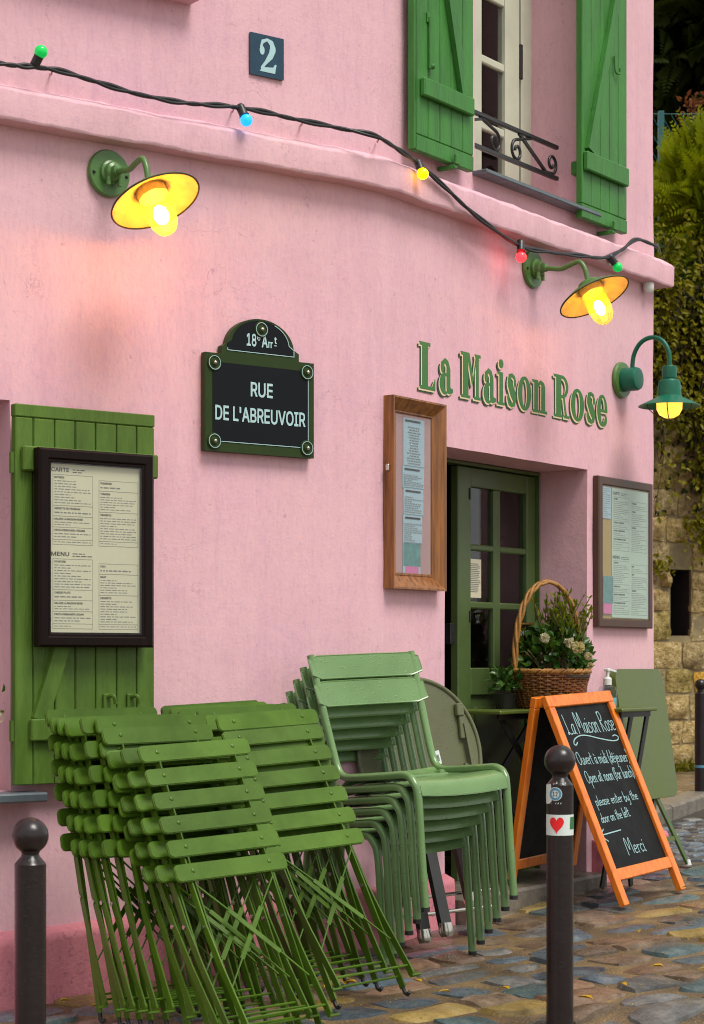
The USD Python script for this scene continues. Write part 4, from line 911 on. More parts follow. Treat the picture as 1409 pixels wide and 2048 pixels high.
def fold_matrix(s, dd_, phi, roll, yaw=0.):
    b = C + dL * s + nL * dd_; z0 = g(*b) + .018
    cy, sy = math.cos(yaw), math.sin(yaw); u2 = dL * cy + nL * sy; n2 = nL * cy - dL * sy
    U = np.array([*(u2 * math.cos(roll)), math.sin(roll)]); W = np.array([*(n2 * math.cos(phi)), math.sin(phi)])
    W = W - U * (W @ U); W /= np.linalg.norm(W); Y = -W; Z = np.cross(U, Y)
    Mx = np.eye(4); Mx[:3, 0], Mx[:3, 1], Mx[:3, 2], Mx[:3, 3] = U, Y, Z, (*b, z0); return Mx
ordn = ['nearest the wall', 'second from the wall', 'third from the wall', 'fourth from the wall', 'fifth from the wall', 'sixth from the wall', 'seventh from the wall', 'eighth from the wall', 'ninth from the wall', 'outermost, nearest the street']
fc0 = make_folding(); first = True
left_stack = [(-1.429, .638, .234, .014), (-1.425, .75, .326, .014), (-1.416, .79, .341, .012), (-1.397, .83, .356, .016), (-1.383, .87, .328, .012), (-1.35, .909, .343, .006), (-1.326, .996, .411, .019), (-1.314, 1.12, .523, .036), (-1.305, 1.16, .502, .02), (-1.259, 1.2, .478, .046)]
right_stack = [(-.797, .427, .319, .043), (-.791, .498, .338, .042), (-.794, .58, .361, .043), (-.785, .672, .355, .039), (-.782, .776, .412, .044), (-.809, .886, .408, .047), (-.802, 1.028, .53, .051)]
rordn = ordn[:6] + ['outermost, nearest the street']
for stack, nm, od, grp in ((left_stack, 'left-hand', ordn, 'folded slat chairs leaning in the left-hand stack'), (right_stack, 'right-hand', rordn, 'folded slat chairs leaning in the right-hand stack')):
    for i, (s, dd_, ph, ro) in enumerate(stack):
        lab = f'wet green folding slat chair in the {nm} leaning stack, {od[i]}'
        Mx = fold_matrix(s, dd_, ph, ro, rnd.uniform(-.012, .012))
        if first:
            UsdGeom.Xform(fc0).MakeMatrixXform().Set(Gf.Matrix4d(*Mx.T.ravel())); tag(fc0, lab, None, grp); first = False
        else: copy_of(fc0, lab, Mx, grp)

# ================================================================== STACKED METAL CHAIRS
def make_metal():
    t = thing('metal_chair', 'x', 'chair')
    X0 = .222
    for sx in (-1, 1):
        x = sx * X0; q0 = sx * .200; q1 = sx * .205
        path = curve([(q0, -.245, 0), (q0, -.232, .2), (q0, -.222, .385), (q1, -.205, .438), (q1, -.165, .46), (sx * .212, -.08, .455), (x, .08, .442), (x, .165, .44), (x, .205, .462), (x, .232, .52), (sx * .227, .284, .68), (sx * .232, .345, .875)], 6)
        obj('side_tube', tube(path, .0145, 10), M['metal_chair'], t, smooth=50)
        xi = sx * (X0 - .032)
        obj('rear_leg', tube(curve([(xi, .12, .432), (xi, .2, .41), (xi, .225, .36), (xi, .25, .15), (xi, .275, 0)], 5), .013, 10), M['metal_chair'], t, smooth=50)
        obj('foot_cap', mv(lathe([(0, -.003), (.0155, -.003), (.0155, .012), (0, .012)], 10), q0, -.245, 0), M['rubber'], t)
    # seat: one pressed sheet rolled down over the front
    prof = [(-.236, .395), (-.228, .425), (-.208, .445), (-.17, .455), (-.10, .448), (0, .436), (.1, .432), (.17, .436), (.195, .45)]
    xs2 = np.linspace(-X0 + .008, X0 - .008, 9); V = []; 
    for (y, z) in prof:
        for x in xs2: V.append((x * np.interp(y, [-.24, .1], [.2 / X0, 1]), y, z - .010 * (1 - (x / X0) ** 2)))
    n = len(xs2); Fc = []
    for i in range(len(prof) - 1):
        for j in range(n - 1): a = i * n + j; Fc += [(a, a + 1, a + n + 1), (a, a + n + 1, a + n)]
    V = np.array(V); m1 = tm(V, Fc); m2 = tm(V - [0, 0, .003], [f[::-1] for f in Fc])
    obj('seat', cat([m1, m2]), M['metal_chair'], t, smooth=60)
    for z0, z1, wd in ((.79, .872, .252), (.69, .778, .250)):
        V = []; xs3 = np.linspace(-wd, wd, 13); rows = np.linspace(0, 1, 5)
        for r_ in rows:
            z = z0 + (z1 - z0) * r_; yb = np.interp(z, [.462, .52, .68, .875], [.205, .232, .284, .345])
            for x in xs3:
                ex_ = max(0, abs(x) / wd - .9) / .1; zz = z + ((.5 - r_) * .028 * ex_ ** 2)
                V.append((x, yb - .017 + .024 * (1 - (x / wd) ** 2) * 1.0, zz))
        n = len(xs3); Fc = []
        for i in range(4):
            for j in range(n - 1): a = i * n + j; Fc += [(a, a + 1, a + n + 1), (a, a + n + 1, a + n)]
        V = np.array(V); rim_idx = None
        f_ = tm(V, Fc); b_ = tm(V + [0, .004, 0], [q_[::-1] for q_ in Fc])
        edge = [0 * n + j for j in range(n)] + [i * n + n - 1 for i in range(1, 5)] + [4 * n + j for j in range(n - 2, -1, -1)] + [i * n for i in range(3, 0, -1)]
        rimt = tube([V[e] + [0, .002, 0] for e in edge], .0035, 5, closed=True)
        obj('back_slat', cat([f_, b_, rimt]), M['metal_chair'], t, smooth=50)
    obj('stretcher', tube([(-X0 + .03, .1, .425), (X0 - .03, .1, .425)], .009, 8), M['metal_chair'], t, smooth=50)
    return t
mc0 = make_metal(); first = True
fr = np.array([.589, 7.07])      # front right foot of the top chair
cen_top = fr - dL * .206 - nL * .245 + np.array([-.012, 0])
zbase = g(.46, 7.25) + .004
mord = ['bottom of the stack', 'second from the bottom', 'third from the bottom', 'fourth from the bottom', 'fifth from the bottom', 'topmost, its seat open to the rain']
for i in range(6):
    k = 5 - i
    b = cen_top - nL * .044 * k - dL * .001 * k; z = zbase + .0445 * i
    ro = .035; U = np.array([*(dL * math.cos(ro)), math.sin(ro)]); Y = np.array([*(-nL), 0.]); Z = np.cross(U, Y)
    Mx = np.eye(4); Mx[:3, 0], Mx[:3, 1], Mx[:3, 2], Mx[:3, 3] = U, Y, Z, (*b, z)
    lab = f'sage green metal stacking chair, {mord[i]}'
    if first:
        UsdGeom.Xform(mc0).MakeMatrixXform().Set(Gf.Matrix4d(*Mx.T.ravel())); tag(mc0, lab, None, 'stacked sage green metal chairs'); first = False
    else: copy_of(mc0, lab, Mx, 'stacked sage green metal chairs')

# ================================================================== ROUND TABLE folded against the corner
c0 = P(838, 1512, 7.78); th = math.radians(9)
U = np.array([*dL, 0.]); Wn = np.array([*(nL * math.cos(th)), math.sin(th)]); Y = -Wn; Z = np.cross(U, Y)
Mx = np.eye(4); Mx[:3, 0], Mx[:3, 1], Mx[:3, 2], Mx[:3, 3] = U, Y, Z, c0
rt = thing('round_table', 'round grey-green folding table tipped up against the wall behind the metal chairs', 'table', matrix=Mx)
obj('table_top', lathe([(0, -.0), (.29, 0), (.3, .004), (.303, .014), (.3, .02), (.293, .012), (0, .010)], 64, 'y'), M['round_table'], rt, smooth=35)
obj('rim', tube([(.301 * math.cos(a), -.012, .301 * math.sin(a)) for a in np.linspace(0, 2 * math.pi, 64, endpoint=False)], .009, 8, closed=True), M['round_table'], rt, smooth=True)
obj('latch', [bx(.19, .225, -.035, -.012, .15, .20, .004), bx(.2, .222, -.03, -.014, .06, .15, .003)], M['round_table'], rt)
obj('bracket', [bar((.225, -.03, .12), (.255, -.03, -.14), .02, .012), bar((.21, -.03, -.04), (.17, -.035, -.2), .016, .012)], M['round_table'], rt)
tg = obj('price_tag', rot(bx(-.022, .022, -.0135, -.012, -.027, .027), -10, (0, 1, 0)).apply_translation((.075, -.0005, -.012)), M['white_st'], rt)
obj('barcode', [mv(rot(quad(-.012 + .004 * k, -.012 + .004 * k + .0022, -.014, .012, -.0142), -10, (0, 1, 0)), .079, -.0005, -.012) for k in range(6)], M['ink'], tg)
gz = c0[2] - g(*c0[:2]) 
for px, py, px2, py2 in ((855, 1680, 893, 1862), (915, 1680, 942, 1800), (820, 1690, 850, 1875)):
    a = P(px, py, 7.62); b = P(px2, py2, 7.42 if px < 900 else 7.75)
    q = lambda p: np.linalg.inv(Mx)[:3, :3] @ (p - c0)
    lg = obj('leg', bar(q(a), q(b), .05, .022), M['dark_steel'], rt)
    obj('foot', mv(lathe([(0, .03), (.024, .03), (.03, .0), (.022, -.022), (0, -.022)], 16), *q(b)), M['chrome'], lg, smooth=35)
a, b = P(785, 1838, 7.5), P(990, 1812, 7.8); obj('rod', tube([q(a), q(b)], .008, 8), M['chrome'], rt); obj('rod', tube([q(a + [0, .05, .06]), q(b + [0, .05, .06])], .007, 8), M['chrome'], rt)

# ================================================================== TABLES BY THE DOOR
TZ = EYE - .192
def table(name, label, s0, s1, d0, d1, hide=0):
    t = wthing(name, label, 'table', 'R', 0, 0, 0)
    obj('table_top', bx(s0, s1, -d1, -d0, TZ - .016, TZ, .004), M['tabletop'], t)
    obj('apron', [bx(s0 + .03, s1 - .03, -d1 + .02, -d1 + .032, TZ - .04, TZ - .016)], M['dark_steel'], t)
    gz_ = g(*(C + dR * (s0 + s1) / 2))
    lo = s1 - .06 if d0 < 0 else s0 + .16
    for (a, b, dd_) in ((s0 + .05, lo, d0 + .04), (s1 - .02, s0 + .01, d0 + .04), (s0 + .05, lo, d1 - .04), (s1 - .02, s0 + .01, d1 - .04)):
        obj('leg', bar((a, -dd_, TZ - .02), (b, -dd_ + (.001 if a < b else -.012), gz_ + .215 if d0 < 0 else gz_ + .005), .03, .01), M['dark_steel'], t)
    return t
table('folding_table', 'green folding table in the doorway carrying the flower basket', .84, 1.6, -.24, .05)
t2 = table('folding_table', 'small green table behind the chalkboard carrying the soap bottle', R(1246, 1413, .27)[0], R(1316, 1413, .27)[0], .11, .27)
# square table folded up against the far end of the wall
sa, z1 = R(1224, 1340, .05); sb_, _ = R(1319, 1342, .05); zb2 = R(1345, 1593, .14)[1]
tl = math.atan2(.09, z1 - zb2)
base = wpos('R', sa, zb2, .14); U = np.array([*dR, 0.]); Wn = np.array([*(nR * math.cos(tl)), math.sin(tl)]); Y = -Wn; Z = np.cross(U, Y)
Mx = np.eye(4); Mx[:3, 0], Mx[:3, 1], Mx[:3, 2], Mx[:3, 3] = U, Y, Z, base
sq = thing('folded_table', 'square olive folding table tipped up against the far end of the right wall', 'table', matrix=Mx)
hh = (z1 - zb2) / math.cos(tl); ww = sb_ - sa
obj('table_top', ext(affinity.translate(rrect(ww, hh, .05), ww / 2, hh / 2), -.014, .006), M['tabletop'], sq, smooth=35)
obj('table_rim', ext(affinity.translate(rrect(ww + .004, hh + .004, .052) - rrect(ww - .012, hh - .012, .045), ww / 2, hh / 2), -.012, .02), M['tabletop'], sq)
gq = g(*(C + dR * (sa + ww) + nR * .25)); dz = zb2 - gq
for x0, x1, yo in ((ww * .55, ww * .93, -.03), (ww * .2, ww * .5, -.02), (ww * .75, ww * .3, .02)):
    lg = obj('leg', bar((x0, yo + .03, .02), (x1, yo, -dz / math.cos(tl) + .012), .026, .012), M['door'], sq)
    obj('foot', mv(lathe([(0, .02), (.013, .02), (.016, -.008), (0, -.008)], 12), x1, yo, -dz / math.cos(tl) + .014), M['white_plastic'], lg)
obj('stretcher', bx(ww * .35, ww * .86, -.022, -.012, -dz * .62, -dz * .62 + .022), M['tabletop'], sq)

# ================================================================== BASKET WITH PLANTS
bs, bd = 1.385, -.03
bk = wthing('wicker_basket', 'brown wicker basket with a tall hooped handle on the doorway table', 'basket', 'R', bs, TZ + .001, bd)
BH, r0, r1 = .158, .145, .2; asp = .88
def brad(z): return r0 + (r1 - r0) * (z / BH) ** .8
NS = 34
for k in range(16):
    z = .008 + (BH - .016) * k / 15; pts = []
    for a in np.linspace(0, 2 * math.pi, NS * 4, endpoint=False):
        r = brad(z) + .0045 * math.cos(a * NS / 2 + math.pi * (k % 2)); pts.append((r * math.cos(a), asp * r * math.sin(a), z + .0015 * math.sin(a * 3 + k)))
    obj('weaver', tube(pts, .0052, 5, closed=True), M['wicker'], bk, smooth=True)
obj('stakes', cat([tube([(brad(z) * math.cos(a), asp * brad(z) * math.sin(a), z) for z in (0, .05, .1, BH)], .0042, 5) for a in np.linspace(0, 2 * math.pi, NS, endpoint=False)]), M['wicker_light'], bk, smooth=True)
for ph in (0, math.pi, math.pi / 2):
    obj('rim_braid', tube([((r1 + .006 * math.cos(a * 22 + ph)) * math.cos(a), asp * (r1 + .006 * math.cos(a * 22 + ph)) * math.sin(a), BH + .006 + .006 * math.sin(a * 22 + ph)) for a in np.linspace(0, 2 * math.pi, 180, endpoint=False)], .0062, 5, closed=True), M['wicker_light'], bk, smooth=True)
obj('base', lathe([(0, .0), (.128, 0), (.128, .01), (0, .01)], 28), M['wicker'], bk)
obj('soil', mv(lathe([(0, .01), (.1, .008), (r1 - .015, 0), (r1 - .015, -.01), (0, -.01)], 28), 0, 0, BH - .012), M['bark'], bk)
# handle hoop lies across the line of sight: world x-ish direction, expressed in the basket frame
hx = np.array([.93, -.36]); HR, HHt = .19, .40
for ph in (0, 2.1, 4.2):
    pts = []
    for t_ in np.linspace(0, math.pi, 60):
        o = .0085; cr = HR * math.cos(t_) * (1 + .05 * math.sin(t_)); zz = BH - .05 + (HHt + .05 - .0) * math.sin(t_) ** .8
        a = t_ * 9 + ph; pts.append((hx[0] * (cr + o * math.cos(a)) - hx[1] * o * math.sin(a), hx[1] * (cr + o * math.cos(a)) + hx[0] * o * math.sin(a), zz + o * .5 * math.sin(a)))
    obj('handle_strand', tube(pts, .0078, 6), M['wicker_light'], bk, smooth=True)
M['leaf_dark'] = leaf('dark_glossy_leaf', lin(44, 94, 32), lin(100, 146, 48), .3, .25, spec=.4)
M['leaf_lime'] = leaf('lime_leaf', lin(120, 150, 24), lin(186, 196, 44), .4, .35)
M['leaf_mid'] = leaf('mid_green_leaf', lin(84, 124, 30), lin(142, 166, 48), .4, .3)
M['petal'] = leaf('pale_yellow_petal', lin(250, 238, 160, 1.), lin(252, 246, 212, 1.), .5, .35)
M['twig'] = mat('twig', lin(112, 96, 58), .7, var=.3)
def leafblade(c, d_, n_, l, w, fold=.25, bend=.2):
    d_ = np.asarray(d_, float); d_ /= np.linalg.norm(d_); s_ = np.cross(d_, n_); ns = np.linalg.norm(s_)
    s_ = s_ / ns if ns > 1e-6 else np.array([1., 0, 0]); n2 = np.cross(s_, d_)
    P_ = lambda t, u_, z_: c + d_ * l * t + s_ * w * u_ + n2 * (z_ * w - bend * l * t * t)
    V = [P_(0, 0, 0), P_(.3, -.5, fold), P_(.3, 0, 0), P_(.3, .5, fold), P_(.68, -.4, fold * .8), P_(.68, 0, 0), P_(.68, .4, fold * .8), P_(1, 0, 0)]
    Fc = [(0, 2, 1), (0, 3, 2), (1, 2, 5), (1, 5, 4), (2, 3, 6), (2, 6, 5), (4, 5, 7), (5, 6, 7)]
    return np.array(V), np.array(Fc)
def leaves(items):
    V, Fc, o = [], [], 0
    for it in items: v, f = leafblade(*it); V.append(v); Fc.append(f + o); o += len(v)
    return tm(np.vstack(V), np.vstack(Fc))
fl = wthing('flowering_plant', 'bushy dark-leaved plant with pale yellow flowers filling the wicker basket', 'plant', 'R', bs, TZ + BH, bd)
its = []
for k in range(420):
    a = npr.uniform(0, 2 * math.pi); e = npr.uniform(-.25, 1.3); r = npr.uniform(.5, 1.0)
    dv = np.array([math.cos(a) * math.cos(e), math.sin(a) * math.cos(e), math.sin(e)])
    c = np.array([.045, 0, .05]) + dv * [.175, .16, .16] * r; c[2] = max(c[2], .012)
    ldir = dv + npr.normal(0, .4, 3) + [0, 0, -.15]; its.append((c, ldir, dv + npr.normal(0, .3, 3), npr.uniform(.032, .055), npr.uniform(.024, .036)))
obj('foliage', leaves(its), M['leaf_dark'], fl, smooth=60)
its = []
for k in range(60):
    a = npr.uniform(0, 2 * math.pi); dv = np.array([math.cos(a) * .8, math.sin(a) * .8, npr.uniform(.3, 1)])
    its.append((np.array([.0, 0, .05]) + dv * [.15, .15, .1], dv + npr.normal(0, .4, 3), np.array([0, 0, 1.]) + npr.normal(0, .3, 3), npr.uniform(.025, .045), npr.uniform(.016, .026)))
obj('young_foliage', leaves(its), M['leaf_mid'], fl, smooth=60)
obj('stems', cat([tube(curve([(0.02 * math.cos(a), .02 * math.sin(a), 0), (.07 * math.cos(a), .07 * math.sin(a), .06), (.11 * math.cos(a), .11 * math.sin(a), .1)], 4), .003, 5) for a in np.linspace(0, 6, 12)]), M['twig'], fl)
Tinv = np.linalg.inv(np.array([[dR[0], -nR[0]], [dR[1], -nR[1]]]))
def blocal(px, py, y): p = P(px, py, y); b = np.array(wpos('R', bs, TZ + BH, bd)); return np.array([*(Tinv @ (p[:2] - b[:2])), p[2] - b[2]])
yb0 = wpos('R', bs, 0, bd)[1] - .235
for px, py, r in ((1090, 1276, .022), (1140, 1285, .024), (1157, 1295, .028), (1178, 1313, .017), (1181, 1331, .014)):
    c = blocal(px, py, yb0); its = []
    for k in range(40):
        dv = npr.normal(0, 1, 3); dv /= np.linalg.norm(dv); its.append((c + dv * r * .35, dv + npr.normal(0, .3, 3), npr.normal(0, 1, 3), r * .8, r * .8, .1, .1))
    obj('flower', leaves(its), M['petal'], fl, smooth=60)
up = wthing('upright_shrub', 'slender lime-tipped shrub rising behind the basket handle', 'plant', 'R', bs + .06, TZ + BH - .01, bd)
st_, its, tips = [], [], []
for k in range(60):
    x0, y0 = npr.uniform(-.05, .12), npr.uniform(-.09, .09); hgt = npr.uniform(.2, .36); lean_ = npr.normal(0, .12, 2) + np.array([.03, -.05])
    p = [(x0, y0, 0), (x0 + lean_[0] * hgt * .4, y0 + lean_[1] * hgt * .4, hgt * .5), (x0 + lean_[0] * hgt * 1.4, y0 + lean_[1] * hgt * 1.4, hgt)]
    cv = curve(p, 5); st_.append(tube(cv, .0026, 5))
    for q_ in cv[3:]:
        for _ in range(2):
            dv = npr.normal(0, .6, 3) + [0, 0, 1.1]; (tips if q_[2] > hgt * .72 else its).append((q_, dv, npr.normal(0, 1, 3), npr.uniform(.022, .04), npr.uniform(.009, .014)))
obj('stems', cat(st_), M['twig'], up); obj('foliage', leaves(its), M['leaf_mid'], up, smooth=60); obj('young_tips', leaves(tips), M['leaf_lime'], up, smooth=60, kind='stuff')
# second small plant left of the basket
p2s, p2d = R(1004, 1400, -.06)[0] + .03, -.06
p2 = wthing('potted_plant', 'small dark leafy plant in a dark pot left of the wicker basket', 'plant', 'R', p2s + .10, TZ + .001, p2d - .06)
obj('pot', lathe([(0, 0), (.04, 0), (.052, .06), (.055, .065), (.05, .067), (.045, .06), (0, .055)], 24), M['dark_steel'], p2, smooth=35)
its = []
for k in range(110):
    a = npr.uniform(0, 2 * math.pi); e = npr.uniform(-.3, 1.4); dv = np.array([math.cos(a) * math.cos(e), math.sin(a) * math.cos(e), math.sin(e)])
    its.append((np.array([.0, 0, .10]) + dv * npr.uniform(.02, .075), dv + npr.normal(0, .3, 3), dv, npr.uniform(.025, .05), npr.uniform(.014, .024)))
obj('foliage', leaves(its), M['leaf_dark'], p2, smooth=60)
# little OPEN board behind the basket
os_, oz = R(1034, 1283, -.15); os1, oz1 = R(1062, 1250, -.15)
ob = wthing('open_sign', 'small blackboard reading OPEN on a wooden stand behind the basket handle', 'sign', 'R', os_, TZ + .001, -.15)
zz0, zz1 = oz - TZ, oz1 - TZ; wo = os1 - os_ + .02
obj('board', bx(0, wo, -.006, .006, zz0, zz1, .001), M['slate'], ob); obj('frame_bar', bx(-.004, wo + .004, -.009, .008, zz1, zz1 + .007), M['wicker_light'], ob); obj('frame_bar', bx(-.004, wo + .004, -.009, .008, zz0 - .007, zz0), M['wicker_light'], ob)
obj('post', bx(wo * .4, wo * .4 + .02, 0, .012, 0, zz0 - .007), M['wicker_light'], ob)
obj('lettering', text('OPEN', .024, .006, wo - .006, (zz0 + zz1) / 2 - .012, -.0062), M['chalk'], ob)

# soap bottle on the small table
sp = max(R(1216, 1400, .16)[0], R(1246, 1413, .27)[0] + .045)
so = wthing('soap_bottle', 'clear pump bottle of pale blue hand gel on the small table', 'bottle', 'R', sp, TZ + .001, .16)
obj('bottle', lathe([(0, 0), (.038, 0), (.043, .006), (.043, .075), (.036, .092), (.018, .1), (.015, .108)], 28), pane('bottle_plastic', (.9, .97, .97), .9, 1.4), so, smooth=40)
obj('gel', lathe([(0, .004), (.037, .005), (.04, .01), (.04, .045), (0, .045)], 28), M['gel'], so, smooth=40)
obj('pump', [mv(lathe([(0, 0), (.019, 0), (.019, .028), (.012, .034), (.008, .036), (.007, .062), (0, .062)], 20), 0, 0, .102), bx(-.015, .012, -.012, .012, .162, .175, .003), mv(rot(bx(0, .075, -.007, .007, -.005, .005, .002), 8, (0, 1, 0)), .0, 0, .171)], M['white_plastic'], so)

# ================================================================== CHALKBOARD A-FRAME
fL = ground_at(1240, 1822); kf, hf = .3588, .857; BW = .575
abr = wthing('chalkboard_sign', 'orange framed A-board with white chalk writing standing before the door', 'chalkboard', 'R', 0, 0, 0)
sF = (fL[:2] - C) @ dR; dF = (fL[:2] - C) @ nR; zF = fL[2] + .012; zT = zF + hf; dT = dF - kf
sl_r = .015     # the ground rises along the board
th = math.atan2(kf, hf); LN = math.hypot(kf, hf)
def panel(th_, sgn, zf, df, ln):
    """matrix of a leaning panel: local x across, z up the slope, -y out of its face"""
    U = np.array([1., 0, .03]); U /= np.linalg.norm(U); Zs = np.array([0, sgn * math.sin(th_), math.cos(th_)]); Yv = np.cross(Zs, U); Zs = np.cross(U, Yv)
    Mx = np.eye(4); Mx[:3, 0], Mx[:3, 1], Mx[:3, 2] = U, Yv, Zs; Mx[:3, 3] = (sF, -df, zf); return Mx
MF = panel(th, 1, zF, dF, LN)
pw, pd = .045, .028
def apiece(name, m, mt, par, Mx): return obj(name, xf(m, Mx), mt, par)
ff = UsdGeom.Xform.Define(stage, str(abr.GetPath()) + '/front_frame').GetPrim()
apiece('stile', bx(0, pw, -pd, 0, 0, LN - .052, .003), M['orange_wood'], ff, MF); apiece('stile', bx(BW - pw, BW, -pd, 0, 0, LN - .052, .003), M['orange_wood'], ff, MF)
apiece('top_rail', bx(-.002, BW + .002, -pd - .001, 0, LN - .052, LN, .003), M['orange_wood'], ff, MF)
apiece('bottom_rail', bx(pw, BW - pw, -pd + .002, -.002, .105, .155, .003), M['orange_wood'], ff, MF)
apiece('board', bx(pw - .005, BW - pw + .005, -.014, -.006, .15, LN - .05), M['slate'], abr, MF)
rd, rz_ = .1334, .777
thr_ = math.atan2(rd, rz_); MR = panel(thr_, -1, zT - rz_, dT - rd - .02, LN); LR = math.hypot(rd, rz_)
rf = UsdGeom.Xform.Define(stage, str(abr.GetPath()) + '/rear_frame').GetPrim()
apiece('stile', bx(0, pw, 0, pd, 0, LR - .045, .003), M['orange_wood'], rf, MR); apiece('stile', bx(BW - pw, BW, 0, pd, 0, LR - .045, .003), M['orange_wood'], rf, MR)
apiece('top_rail', bx(0, BW, 0, pd, LR - .045, LR, .003), M['orange_wood'], rf, MR); apiece('bottom_rail', bx(pw, BW - pw, .002, pd - .002, .04, .085, .003), M['orange_wood'], rf, MR)
apiece('rear_board', bx(pw - .005, BW - pw + .005, .008, .016, .08, LR - .04), M['slate'], abr, MR)
for x in (.08, BW - .08): apiece('hinge', bx(x - .02, x + .02, -.004, .03, LN - .002, LN + .003), M['chrome'], abr, MF)
# chalk writing: pixels of the photograph's enlarged detail give each line's place on the board
WM = np.eye(4); WM[:2, 0] = dR; WM[:2, 1] = -nR; WM[:2, 3] = C; WB = WM @ MF; WBi = np.linalg.inv(WB)
def onboard(px, py):
    o = WBi @ np.array([0, 0, EYE, 1]); r = WBi @ np.array([(px - CX) / F, 1, -(py - HY) / F, 0]); t_ = (-.0145 - o[1]) / r[1]; return (o + r * t_)[[0, 2]]
def bz(x, y): return onboard(1080 + x / 4.453, 1380 + y / 4.453)
FONT = {
 'L': (.62, [[(.08, 1), (.1, .5), (.12, .08), (.05, .02), (.02, .1), (.15, .12), (.35, .02), (.6, .06)]]), 'a': (.45, [[(.38, .42), (.22, .5), (.06, .3), (.1, .06), (.25, .06), (.38, .35)], [(.38, .5), (.36, .1), (.46, .02)]]),
 'M': (.85, [[(.04, 0), (.1, .98), (.24, .95), (.38, .3), (.58, .95), (.68, .95), (.74, .05)]]), 'i': (.22, [[(.1, .5), (.1, .04), (.2, .02)], [(.1, .7), (.12, .73)]]), 's': (.38, [[(.34, .45), (.18, .52), (.1, .38), (.28, .22), (.24, .04), (.06, .04)]]),
 'o': (.44, [[(.22, .5), (.06, .36), (.08, .08), (.24, .0), (.38, .2), (.34, .44), (.22, .5)]]), 'n': (.46, [[(.06, .5), (.08, 0)], [(.08, .36), (.22, .5), (.34, .42), (.36, .04), (.44, .0)]]), 'R': (.6, [[(.1, 0), (.08, 1)], [(.04, .9), (.3, 1.02), (.48, .82), (.34, .56), (.12, .5), (.5, .0)]]),
 'e': (.42, [[(.06, .26), (.34, .3), (.3, .48), (.14, .48), (.06, .24), (.14, .03), (.36, .06)]]), 'O': (.66, [[(.34, 1), (.1, .8), (.05, .35), (.2, .02), (.46, .06), (.6, .5), (.5, .9), (.3, .98)]]), 'u': (.46, [[(.06, .5), (.08, .1), (.2, .0), (.36, .14), (.38, .5)], [(.38, .4), (.38, .0)]]),
 'v': (.4, [[(.04, .5), (.2, .02), (.36, .5)]]), 'r': (.34, [[(.08, .5), (.1, 0)], [(.1, .34), (.2, .48), (.34, .46)]]), 't': (.34, [[(.16, .9), (.16, .08), (.28, .02)], [(.02, .6), (.32, .62)]]), 'à': (.45, [[(.38, .42), (.22, .5), (.06, .3), (.1, .06), (.25, .06), (.38, .35)], [(.38, .5), (.36, .1), (.46, .02)], [(.14, .78), (.26, .64)]]),
 'm': (.66, [[(.06, .5), (.08, 0)], [(.08, .36), (.2, .5), (.3, .4), (.32, .02)], [(.32, .36), (.44, .5), (.56, .4), (.58, .02)]]), 'd': (.46, [[(.36, .4), (.2, .5), (.06, .28), (.14, .02), (.36, .16)], [(.38, 1), (.37, .0)]]), '(': (.22, [[(.2, 1), (.06, .6), (.06, .2), (.2, -.15)]]), ')': (.22, [[(.04, 1), (.18, .6), (.18, .2), (.04, -.15)]]),
 'é': (.42, [[(.06, .26), (.34, .3), (.3, .48), (.14, .48), (.06, .24), (.14, .03), (.36, .06)], [(.18, .62), (.3, .76)]]), 'j': (.24, [[(.16, .5), (.16, -.3), (.04, -.38)], [(.16, .7), (.17, .72)]]), 'p': (.46, [[(.08, .5), (.1, -.45)], [(.1, .38), (.26, .5), (.4, .28), (.28, .02), (.1, .1)]]), 'f': (.34, [[(.32, .9), (.2, .98), (.14, .8), (.14, .0)], [(.02, .5), (.3, .52)]]),
 'l': (.22, [[(.1, 1), (.1, .06), (.2, .02)]]), 'c': (.4, [[(.34, .42), (.2, .5), (.06, .26), (.16, .02), (.36, .08)]]), 'h': (.46, [[(.08, 1), (.08, 0)], [(.08, .34), (.24, .5), (.36, .38), (.38, .0)]]), 'b': (.46, [[(.08, 1), (.08, .04), (.28, .0), (.4, .24), (.26, .48), (.08, .34)]]), 'y': (.44, [[(.06, .5), (.1, .12), (.24, .06), (.36, .2)], [(.38, .5), (.36, -.3), (.16, -.42)]]), '.': (.16, [[(.08, .02), (.1, .04)]]), ' ': (.3, [])}
def chalk_line(s, a, b, cap, r=.0022):
    p0, p1 = bz(*a), bz(*b); base = p1 - p0; W = sum(FONT[c][0] for c in s); ex_ = base / W; upv = np.array([-.06, 1.]) ; x = 0; polys = []
    capm = abs(bz(a[0], a[1] - cap)[1] - p0[1])
    for c in s:
        wd, strokes = FONT[c]
        for stt in strokes:
            q_ = curve([(*p, 0) for p in stt], 4)[:, :2] if len(stt) > 2 else np.array(stt)
            pts = [p0 + ex_ * (x + u_) + upv * capm * v_ for u_, v_ in q_]; polys.append(LineString(pts).buffer(r, 3))
        x += wd
    return unary_union(polys)
def bmesh(poly): return xf(ext(poly, -.0138, -.0152), MF)
for s, a, b, cap in (('La Maison Rose', (262, 402), (685, 358), 185), ('Ouvert à midi (déjeuner)', (355, 668), (805, 636), 118), ('Open at noon (for lunch)', (430, 832), (848, 772), 112), ('please enter by the', (508, 1036), (882, 972), 92), ('door on the left.', (558, 1188), (815, 1122), 90), ('Merci', (795, 1472), (955, 1432), 150)):
    obj('chalk_writing', bmesh(chalk_line(s, a, b, cap, .0020 if cap > 120 else .0016)), M['chalk'], abr)
flo = curve([(*bz(x, y), 0) for x, y in ((338, 468), (325, 492), (306, 480), (312, 440), (360, 408), (430, 408), (530, 432), (640, 452), (692, 446), (700, 420), (672, 402), (650, 410))], 5)[:, :2]
obj('chalk_writing', bmesh(LineString(flo).buffer(.0024, 3)), M['chalk'], abr)
